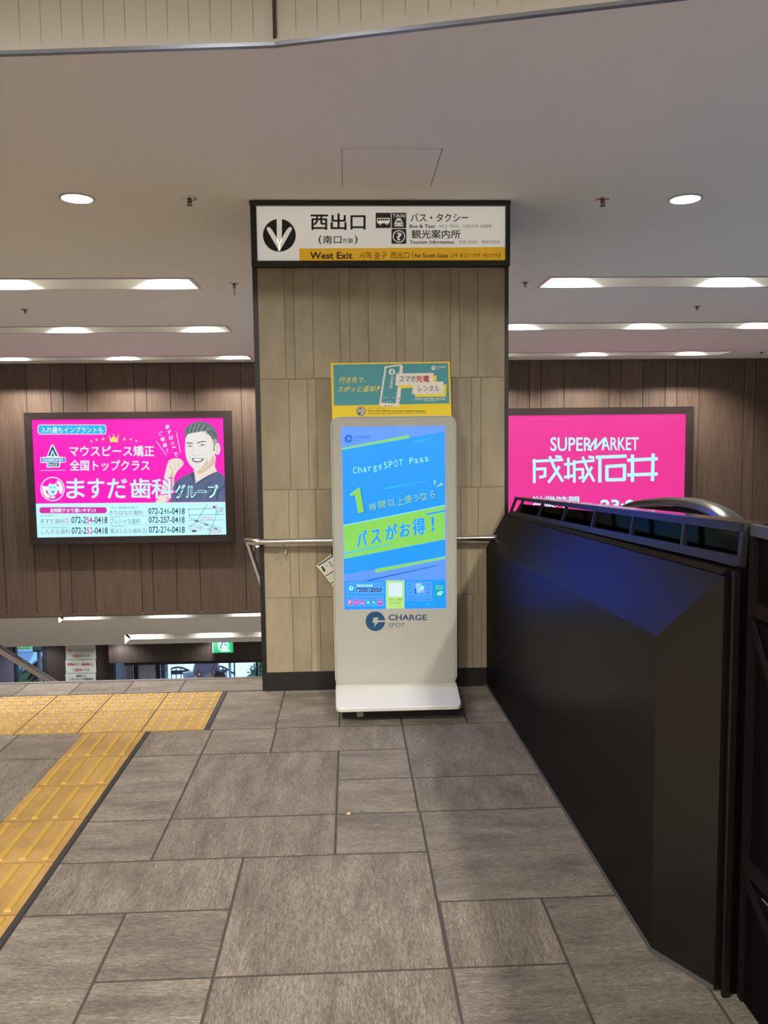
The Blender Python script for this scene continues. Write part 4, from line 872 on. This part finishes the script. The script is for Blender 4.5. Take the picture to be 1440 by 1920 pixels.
# ------------------------------------------------------------------ lower lobby and street beyond
YW = 15.5
M_lw = mat('lobby_plaster', (98, 99, 124), .7)
zt = zs(14.72)
def X_(px, Y=YW): return at(px, 1245, Y).x
lw = MB(); e1, e2 = X_(24.5), X_(88)
lw.box(-9, e1, YW, YW+.15, ZL, zt); 
wl = struct('wall_entrance', lw, M_lw, 'lobby wall with openings to the street at the foot of the stairs')
m = MB(); m.box(e2, X_(212), YW, YW+.15, ZL, zt, .4); m.box(X_(470)+2.2, 8, YW, YW+.15, ZL, zt, .4); struct('wood_pier', m, M_wood_dark, parent=wl)
m = MB(); m.box(X_(212), 8, YW-.25, YW+.1, at(350, 1240, YW-.25).z, zt+.02, .3); struct('beam', m, M_wood_dark, parent=wl)
m = MB(); m.box(X_(236), 8, YW-.1, YW+.3, at(350, 1245, YW-.1).z, at(350, 1239, YW-.1).z, .2); struct('beam_underside', m, mat('dark_shutter_box', (30, 24, 22), .6), parent=wl)
M_gl = bpy.data.materials.new('window_glass'); M_gl.use_nodes = True
nt = M_gl.node_tree; nt.nodes.clear()
o_ = nt.nodes.new('ShaderNodeOutputMaterial'); mx = nt.nodes.new('ShaderNodeMixShader'); t1 = nt.nodes.new('ShaderNodeBsdfTransparent'); g1 = nt.nodes.new('ShaderNodeBsdfGlossy')
g1.inputs['Roughness'].default_value = .03; mx.inputs[0].default_value = .05; t1.inputs[0].default_value = (.96, .98, 1, 1)
nt.links.new(t1.outputs[0], mx.inputs[1]); nt.links.new(g1.outputs[0], mx.inputs[2]); nt.links.new(mx.outputs[0], o_.inputs[0])
# window beside the stairs
wn = MB(); M_al = mat('dark_window_frame', (34, 36, 44), .4)
for a, b in ((e1-.02, e1+.05), (e2-.09, e2)): wn.box(a, b, YW+.02, YW+.12, ZL, zt)
wn = struct('window_1', wn, M_al, 'street window beside the bus signs')
m = MB(); m.box(e1+.05, e2-.09, YW+.06, YW+.07, ZL, zt); struct('glass', m, M_gl, parent=wn)
# glazed entrance
Y2 = 16.6
m = MB(); m.box(X_(205, Y2), X_(247, Y2), Y2, Y2+.1, ZL, zt); m.box(X_(212)-.02, X_(212), YW+.1, Y2, ZL, zt); struct('vestibule_wall', m, mat('vestibule_white', (170, 178, 200), .6), parent=wl)
dn = MB()
for a, b in ((246.5, 248), (250.5, 258), (291.5, 299.5), (480, 484), (620, 628)): dn.box(X_(a, Y2), X_(b, Y2), Y2, Y2+.08, ZL, zt)
dn.box(X_(246, Y2), 2, Y2, Y2+.08, zt-.35, zt)
dr = struct('door_1', dn, M_al, 'glazed street entrance with dark frames')
m = MB(); m.box(X_(258, Y2), X_(291.5, Y2), Y2+.03, Y2+.045, ZL, zt-.35); struct('frosted_panel', m, mat('frosted_white', (188, 198, 212), .5), parent=dr)
m = MB(); m.box(X_(299.5, Y2), X_(480, Y2), Y2+.03, Y2+.036, ZL, zt-.35); struct('glass', m, M_gl, parent=dr)
# exit sign
t = thing('exit_sign', (-2.3, 15.1, -2.2), 'green glowing emergency exit sign on the dark beam', 'sign')
q0, q1 = at(398, 1190, 15.12), at(437, 1223.5, 15.12)
m = MB(); m.box(q0.x, q1.x, 15.12, 15.24, q1.z, q0.z+.03); m.build('case', mat('exit_case', (200, 205, 200), .5), t)
m = MB(); m.box(q0.x+.005, q1.x-.005, 15.112, 15.12, q1.z+.005, q0.z+.02); ex_ = m.build('face', glow((16, 205, 130), 1.1), t)
Print.step = .002
pr = Print(crop(360, 1195, 10.286), 15.111, ex_, 'pictogram'); XW = glow((205, 250, 236), 1.1); XG = glow((14, 130, 100), 1)
pr.poly(XW, [(495, 40), (720, 40), (700, 110), (735, 165), (700, 185), (706, 215), (742, 268), (572, 282), (500, 222)], 1)
pr.line(XG, [(592, 60), (590, 100), (542, 212)], 20, 2).line(XG, [(632, 90), (640, 155), (712, 155)], 12, 2).line(XG, [(545, 232), (580, 252)], 10, 2).poly(XG, ell(612, 52, 16, 16, 14), 2)
pr.done()
# bus sign boards
SW = mat('bus_sign_white', (196, 198, 190), .5); RB = ink((168, 40, 34)); GK = ink((70, 66, 64)); WS = ink((220, 218, 210)); Nv = ink((34, 40, 70))
for i, (y0, y1, lab) in enumerate(((1207, 1236.5, 'top of the white bus signs, for the shuttle bus'), (1237.5, 1262, 'middle of the white bus signs, for the harbour bus'), (1263, 1288, 'lowest of the white bus signs, for the express bus'))):
    a, b = at(122, y0, YW-.02), at(180, y1, YW-.02)
    t = tag(MB().box(at(122.5, y0, YW-.02).x, b.x, YW-.02, YW-.002, at(150, y1, YW-.02).z, at(150, y0, YW-.02).z).build('bus_sign', SW), lab, 'sign', 'bus stop signs')
    pr = Print(crop(110, 1200, 9.6), YW-.0205, t, 'sign_lettering')
    if i == 0: pr.text(RB, '堺', 165, 157, 232, 216, 1, .01).text(GK, 'シャトルバス', 242, 153, 622, 212, 1, .01).text(RB, '赤', 240, 265, 280, 306, 1).rect(RB, 294, 260, 350, 314, 1).text(WS, '1', 312, 268, 330, 306, 2, .03).text(RB, '番', 360, 263, 405, 306, 1).text(GK, 'のりば', 412, 262, 550, 304, 1)
    if i == 1: pr.text(RB, '南港(ATC・海遊館)', 160, 412, 562, 470, 1, .015).text(GK, '行き', 568, 412, 636, 468, 1).text(RB, '赤', 248, 518, 288, 560, 1).rect(RB, 302, 512, 356, 566, 1).text(WS, '3', 318, 520, 340, 558, 2, .03).text(RB, '番', 364, 516, 410, 560, 1).text(GK, 'のりば', 418, 514, 555, 556, 1)
    if i == 2: pr.text(Nv, '高速バス', 320, 628, 490, 666, 1, .01).text(Nv, 'イオンモール堺鉄砲町', 192, 682, 622, 720, 1, .01)
    pr.done()
Print.step = .0004
# stair handrail
t = thing('stair_handrail', (-3.1, 7.5, -.5), 'steel handrail slanting down the middle of the stairs', 'handrail')
pA, pB = at_x(0, 1217.5, -3.1), at_x(100, 1279, -3.1); dd = (pB-pA)/(pB.y-pA.y)
M_st2 = mat('satin_steel', (158, 150, 142), .25, 1)
m = MB(); m.tube([pA-dd*1.9, pA, pB, pB+dd*4.2], .036, 14); m.build('rail', M_st2, t, smooth=True)
for y in (8.35, 10.4):
    p = pA+dd*(y-pA.y); m = MB(); m.tube([(p.x, y, p.z-.03), (p.x, y, -.162*int((y-4.69)/.3+1)-.0)], .02, 10); m.build('post', mat('post_brown', (70, 62, 48), .4, .4), t)
# ------------------------------------------------------------------ street
gnd = MB(); gnd.box(-40, 30, 18.5, 60, ZL-.25, ZL-.04); struct('street', gnd, mat('pavement_grey', (196, 198, 202), .9), 'grey pavement outside')
bl = MB(); bl.box(-30, 20, 40, 42, ZL, 8); b_ = tag(bl.build('building', mat('pale_wall_blue', (190, 206, 226), .8)), 'pale building wall across the street seen through the entrance', 'building')
# car seen through the side window
def car(name, label, cx, y, z, w, L_, colr, head):
    t = thing(name, (cx, y, z), label, 'car')
    prof = [(0, .30), (0, .75), (.12, .92), (1.05, 1.02), (1.75, 1.50), (3.0, 1.52), (3.75, 1.08), (4.1, .98), (4.15, .40), (4.0, .28), (.2, .26)]
    prof = [(a*L_/4.15, b) for a, b in prof]
    def place(u, v, zz):   # u along the car, v across
        c_, s_ = math.cos(head), math.sin(head)
        return (cx+u*c_-v*s_, y+u*s_+v*c_, z+zz)
    m = MB(); n_ = len(prof)
    A = [m._v(place(a, -w/2, b)) for a, b in prof]; B = [m._v(place(a, w/2, b)) for a, b in prof]
    m.bm.faces.new(A); m.bm.faces.new(B[::-1])
    for i in range(n_): m.bm.faces.new((A[i], B[i], B[(i+1) % n_], A[(i+1) % n_]))
    m.build('body', mat('car_paint_%d' % colr[0], colr, .16, .6), t, bevel=.05)
    m = MB(); k = L_/4.15
    for sv in (-1, 1): m.poly([place(a*k, sv*(w/2+.004), b) for a, b in ((1.25, 1.05), (1.82, 1.44), (2.95, 1.46), (3.45, 1.08))])
    m.poly([place(1.10*k, v, 1.06) for v in (-w/2+.1, w/2-.1)] + [place(1.72*k-.012, v, 1.48) for v in (w/2-.18, -w/2+.18)])
    m.build('windows', mat('car_glass', (120, 160, 205), .06, .6), t)
    for a in (.75, 3.35):
        for sv in (-1, 1):
            m = MB(); p = place(a*k, sv*(w/2-.08), .31); q = place(a*k, sv*(w/2+.02), .31); m.tube([p, q], .31, 20); m.build('wheel', mat('tyre', (22, 22, 24), .8), t)
    for sv in (-1, 1):
        m = MB(); m.tube([place(-.01, sv*(w/2-.3), .68), place(.03, sv*(w/2-.3), .68)], .1, 12); m.build('headlight', mat('headlight', (220, 226, 235), .1), t)
p = at(42, 1243, 18.3)
car('car', 'dark parked car seen through the street window by the bus signs', p.x-1.25, 18.95, ZL-.04, 1.75, 4.2, (40, 52, 72), math.radians(14))
# spiky plant
t = thing('spiky_plant', at(36, 1280, 16.7), 'spiky green plant outside the street window', 'plant')
m = MB(); base = at(36, 1295, 16.7); base.z = at(36, 1310, 16.7).z
for i in range(95):
    a = random.uniform(0, 6.28); sp_ = random.uniform(.05, .5); h_ = random.uniform(.3, .75)
    tip = base+Vector((sp_*math.cos(a), sp_*math.sin(a)*.5, h_)); midp = base+Vector((sp_*.35*math.cos(a), sp_*.35*math.sin(a)*.5, h_*.6)); w_ = .018
    m.poly([base+Vector((-w_, 0, 0)), base+Vector((w_, 0, 0)), midp+Vector((w_, 0, 0)), tip, midp+Vector((-w_, 0, 0))])
m.build('leaves', mat('plant_green', (150, 196, 166), .6), t)
m = MB(); m.lathe((base.x, base.y, ZL-.04), [(.22, 0), (.28, base.z-ZL+.06)], 18); m.build('pot', mat('pot_grey', (120, 122, 124), .7), t)
# street sign on a post
t = thing('street_sign', at(74, 1280, 17.4), 'white and green street sign on a pale post outside the window', 'sign')
m = MB(); a, b = at(61.5, 1204, 17.4), at(88, 1221.5, 17.4); m.box(a.x, b.x, 17.38, 17.42, b.z, a.z); m.build('sign_plate', mat('sign_teal', (44, 130, 130), .5), t)
m = MB(); a2, b2 = at(63.5, 1206, 17.38), at(86, 1218, 17.38); m.box(a2.x, b2.x, 17.372, 17.38, b2.z, a2.z); m.build('sign_face', mat('sign_face_white', (210, 226, 230), .5), t)
m = MB(); pc = at(74, 1240, 17.46); m.tube([(pc.x, 17.46, ZL-.04), (pc.x, 17.46, a.z)], .045, 12); m.build('post', mat('post_pale', (206, 210, 220), .5), t)
# hedge and wall in the window
def leafy(name, label, c, r, n_, colr, lf_=.07):
    t = thing(name, (c[0], c[1], ZL), label, 'bush'); m = MB()
    for i in range(n_):
        d = Vector((random.gauss(0, 1), random.gauss(0, 1), random.gauss(0, 1))).normalized()*random.uniform(.55, 1)
        p = Vector(c)+Vector((d.x*r[0], d.y*r[1], d.z*r[2])); e = Vector((random.gauss(0, 1), random.gauss(0, 1), random.gauss(0, 1))).normalized()*lf_; f = e.cross(d).normalized()*lf_*.5
        m.poly([p-e, p+f, p+e, p-f])
    m.build('foliage', mat('leaf_%d' % colr[1], colr, .7), t)
    m = MB(); m.tube([(c[0], c[1], ZL-.04), (c[0]+.02, c[1], c[2])], .04, 8); m.build('stem', mat('bark', (80, 66, 52), .9), t)
p = at(492, 1262, 19.4); leafy('bush', 'round green bush beyond the entrance glass next to the pillar', (p.x+.05, 19.4, p.z-.15), (.42, .4, .55), 1300, (70, 112, 68), .06)
p = at(44, 1214, 22.6); leafy('bush', 'light green bush outside at the top of the street window', (p.x, 22.6, p.z+.1), (.5, .4, .35), 700, (150, 210, 120), .06)
m = MB(); a, b = at(20, 1221, 22), at(62, 1233, 22); m.box(a.x-1, b.x, 22, 22.15, ZL-.04, a.z); tag(m.build('garden_wall', mat('block_wall', (116, 124, 150), .9)), 'grey blue block wall behind the parked car outside', 'wall', kind='thing')
# arched street railings
def railing(label, px0, px1, Y, top, board, peak):
    t = thing('street_railing', (at((px0+px1)/2, 1260, Y).x, Y, ZL), label, 'railing', 'arched street railings')
    M_rl = mat('railing_dark', (52, 50, 66), .5); m = MB()
    pts = [at(px0+(px1-px0)*k/10, top+(1-math.sin(math.pi*(.5+ (k/10-peak)*.9)))*9, Y) for k in range(11)]
    m.tube(pts, .025, 8)
    m.build('top_bar', M_rl, t)
    for k in range(0, 11, 2):
        m = MB(); q_ = pts[k]; m.tube([(q_.x, Y, ZL-.04), (q_.x, Y, q_.z)], .012, 6); m.build('upright', M_rl, t)
    a, b = at(board[0], board[2], Y), at(board[1], board[3], Y); m = MB(); m.box(a.x, b.x, Y-.03, Y+.02, b.z, a.z); m.build('board', M_rl, t)
railing('arched dark street railing seen through the entrance beside the white notice', 321, 366, 19.4, 1251, (321, 354, 1257, 1263.5), .28)
railing('arched dark street railing behind the black handbag', 402, 440, 19.9, 1249, (400, 424, 1256, 1261), .2)
t = thing('bollard', at(370, 1270, 19.2), 'dark square post with a cap between the street railings', 'post')
m = MB(); a, b = at(368, 1258, 19.2), at(373, 1290, 19.2); m.box(a.x, b.x, 19.16, 19.24, ZL-.04, a.z); m.build('shaft', mat('railing_dark', (52, 50, 66), .5), t)
m = MB(); a, b = at(365.5, 1256, 19.2), at(374.5, 1261, 19.2); m.box(a.x, b.x, 19.12, 19.28, b.z, a.z); a, b = at(368.5, 1252, 19.2), at(372.5, 1254.5, 19.2); m.box(a.x, b.x, 19.15, 19.25, b.z, a.z+.02); m.build('cap', mat('railing_dark', (52, 50, 66), .5), t)
m = MB(); a, b = at(342.5, 1259, 18.95), at(366, 1276, 18.95); m.prism([at(342.5, 1261.5, 18.95), at(366, 1257.5, 18.95), at(367, 1282, 18.95), at(345, 1284, 18.95)], (0, .03, 0)); t = tag(m.build('notice_board', mat('notice_white', (226, 234, 244), .5)), 'tilted white notice board leaning before the street railing', 'notice')
pr = Print(crop(240, 1195, 10.286), 18.948, t, 'notice_print'); Print.step = .003
for i in range(6): pr.line(ink((86, 100, 140)), [(1130+i*28, 730-i*4), (1150+i*28, 780)], 9, 1)
pr.done()
t = thing('banner_stand', at(312, 1270, 18.6), 'pale banner with a red mark standing outside the entrance', 'banner')
m = MB(); a, b = at(308.5, 1240, 18.6), at(316, 1290, 18.6); m.box(a.x, b.x, 18.6, 18.62, ZL+.1, a.z); m.build('cloth', mat('banner_cyan', (170, 226, 236), .7), t)
m = MB(); m.box(a.x-.03, a.x, 18.6, 18.63, ZL-.04, a.z+.04); m.build('pole', mat('railing_dark', (52, 50, 66), .5), t)
pr = Print(crop(240, 1195, 10.286), 18.598, t, 'banner_print'); pr.poly(ink((222, 96, 120)), [(718, 600), (770, 555), (770, 620), (718, 668)], 1).poly(ink((170, 226, 236)), [(732, 606), (758, 584), (758, 616), (732, 640)], 2); pr.done()
Print.step = .0004
t = thing('street_pole', at(432, 1270, 19.6), 'grey street pole between the black handbag and the bush outside', 'pole')
pc = at(431.5, 1270, 19.6); m = MB(); m.tube([(pc.x, 19.6, ZL-.04), (pc.x, 19.6, ZL+3.4)], .032, 10); m.build('shaft', mat('pole_grey', (120, 136, 170), .5), t)
pc = at(440, 1270, 19.7); m = MB(); m.tube([(pc.x, 19.7, ZL-.04), (pc.x, 19.7, ZL+3.4)], .02, 10); m.build('cable', mat('pole_dark', (40, 48, 56), .5), t)
# ------------------------------------------------------------------ person outside the entrance
def skin_body(name, verts, edges, radii, m, parent, sub=2):
    me = bpy.data.meshes.new(name); me.from_pydata(verts, edges, []); o = bpy.data.objects.new(name, me); COL.objects.link(o)
    md = o.modifiers.new('skin', 'SKIN'); md.use_smooth_shade = True; sb = o.modifiers.new('smooth', 'SUBSURF'); sb.levels = sb.render_levels = sub
    for i, r in enumerate(radii): me.skin_vertices[0].data[i].radius = (r, r) if not isinstance(r, tuple) else r
    me.skin_vertices[0].data[0].use_root = True
    me.materials.append(m); put(o, parent); return o
pp_ = at(388, 1258, 17.3); bx, by, bz = pp_.x, 17.3, ZL
pe = thing('person', (bx, by, bz), 'person in a pale lilac shirt holding a white bag outside the entrance', 'person')
def V(x, y, z): return (bx+x, by+y, bz+z)
SKN = mat('skin', (214, 160, 140), .6); SHR = mat('lilac_shirt', (196, 200, 236), .8); TRO = mat('dark_trousers', (52, 56, 76), .8)
bv = [V(0, 0, .95), V(0, 0, 1.15), V(0, 0, 1.38), V(0, 0, 1.5), V(0, -.02, 1.62), V(.18, 0, 1.40), V(.25, -.05, 1.14), V(.06, -.22, 1.06), V(-.18, 0, 1.40), V(-.25, -.05, 1.14), V(-.04, -.23, 1.02), V(.10, 0, .88), V(.11, 0, .48), V(.11, .02, .08), V(.11, -.12, .03), V(-.10, 0, .88), V(-.11, 0, .48), V(-.11, .02, .08), V(-.11, -.12, .03), V(0, -.02, 1.74)]
be = [(0, 1), (1, 2), (2, 3), (3, 4), (4, 19), (2, 5), (5, 6), (6, 7), (2, 8), (8, 9), (9, 10), (0, 11), (11, 12), (12, 13), (13, 14), (0, 15), (15, 16), (16, 17), (17, 18)]
br = [.14, .13, .14, .055, .095, .06, .045, .03, .06, .045, .03, .085, .06, .042, .035, .085, .06, .042, .035, .08]
skin_body('body', bv, be, br, SKN, pe)
skin_body('shirt', [bv[i] for i in (0, 1, 2, 5, 6, 8, 9)] + [V(0, 0, 1.45)], [(0, 1), (1, 2), (2, 3), (3, 4), (2, 5), (5, 6), (2, 7)], [.165, .155, .165, .078, .062, .078, .062, .075], SHR, pe)
skin_body('trousers', [bv[i] for i in (0, 11, 12, 13, 15, 16, 17)], [(0, 1), (1, 2), (2, 3), (0, 4), (4, 5), (5, 6)], [.158, .10, .078, .062, .10, .078, .062], TRO, pe)
for sx, hx in ((1, .06), (-1, -.04)):
    for k in range(5):
        y0 = -.225-.004*k; zz = 1.055 if sx > 0 else 1.015
        m = MB(); dx = -sx; z0 = zz+.028-.014*k
        if k == 4: pts = [V(hx, y0+.02, zz+.02), V(hx+dx*.03, y0-.02, zz+.05), V(hx+dx*.05, y0-.03, zz+.06)]
        else: pts = [V(hx+dx*.02, y0, z0), V(hx+dx*.06, y0-.012, z0), V(hx+dx*(.085-.004*k), y0-.004, z0-.012), V(hx+dx*(.09-.006*k), y0+.012, z0-.022)]
        m.tube(pts, [.011, .010, .009, .007][:len(pts)], 8); m.build('finger', SKN, pe, smooth=True)
m = MB(); m.lathe(V(0, 0, 1.70), [(.10, 0), (.108, .05), (.09, .11), (.05, .14), (.01, .15)], 20); m.build('hair', mat('hair_black', (26, 22, 22), .6), pe, smooth=True)
m = MB(); m.prism([V(-.03, -.33, 1.12), V(.13, -.33, 1.24), V(.18, -.33, 1.06), V(.04, -.33, .96)], (0, .05, 0)); tag(m.build('bag', mat('bag_white', (216, 222, 226), .6), bevel=.012), 'white bag held in the arms of the person outside', 'bag')
a, b = at(401, 1260, 17.05), at(424, 1284, 17.05)
t = thing('handbag', ((a.x+b.x)/2, 17.05, b.z), 'black handbag hanging from the arm of the person outside', 'handbag')
m = MB(); lo_ = smooth_loop([(a.x+.02, b.z), (b.x-.02, b.z), (b.x+.005, (a.z+b.z)/2), (b.x-.04, a.z), (a.x+.06, a.z), (a.x-.005, (a.z+b.z)/2)], 5)
m.prism([(x, 17.0, z) for x, z in lo_], (0, .1, 0)); m.build('pouch', mat('bag_black', (20, 20, 26), .25), t, bevel=.02)
m = MB(); cx_ = (a.x+b.x)/2; m.tube([(cx_+.09*math.cos(q_), 17.05, a.z-.01+.13*math.sin(q_)) for q_ in [math.pi*k_/10 for k_ in range(11)]], .008, 8); m.build('handle', mat('bag_black', (20, 20, 26), .25), t)
# ------------------------------------------------------------------ scrap on the floor
p = ray(653, 1527); tt = -EYE/p.z; px_, py_ = p.x*tt, p.y*tt
m = MB(); m.prism([(px_-.008, py_-.004, .0015), (px_+.006, py_-.006, .0015), (px_+.009, py_+.003, .0015), (px_-.002, py_+.006, .0015)], (.001, 0, .004)); tag(m.build('paper_scrap', mat('scrap_tan', (206, 170, 132), .8)), 'tiny tan scrap of paper lying on the slate floor', 'litter', kind='thing')
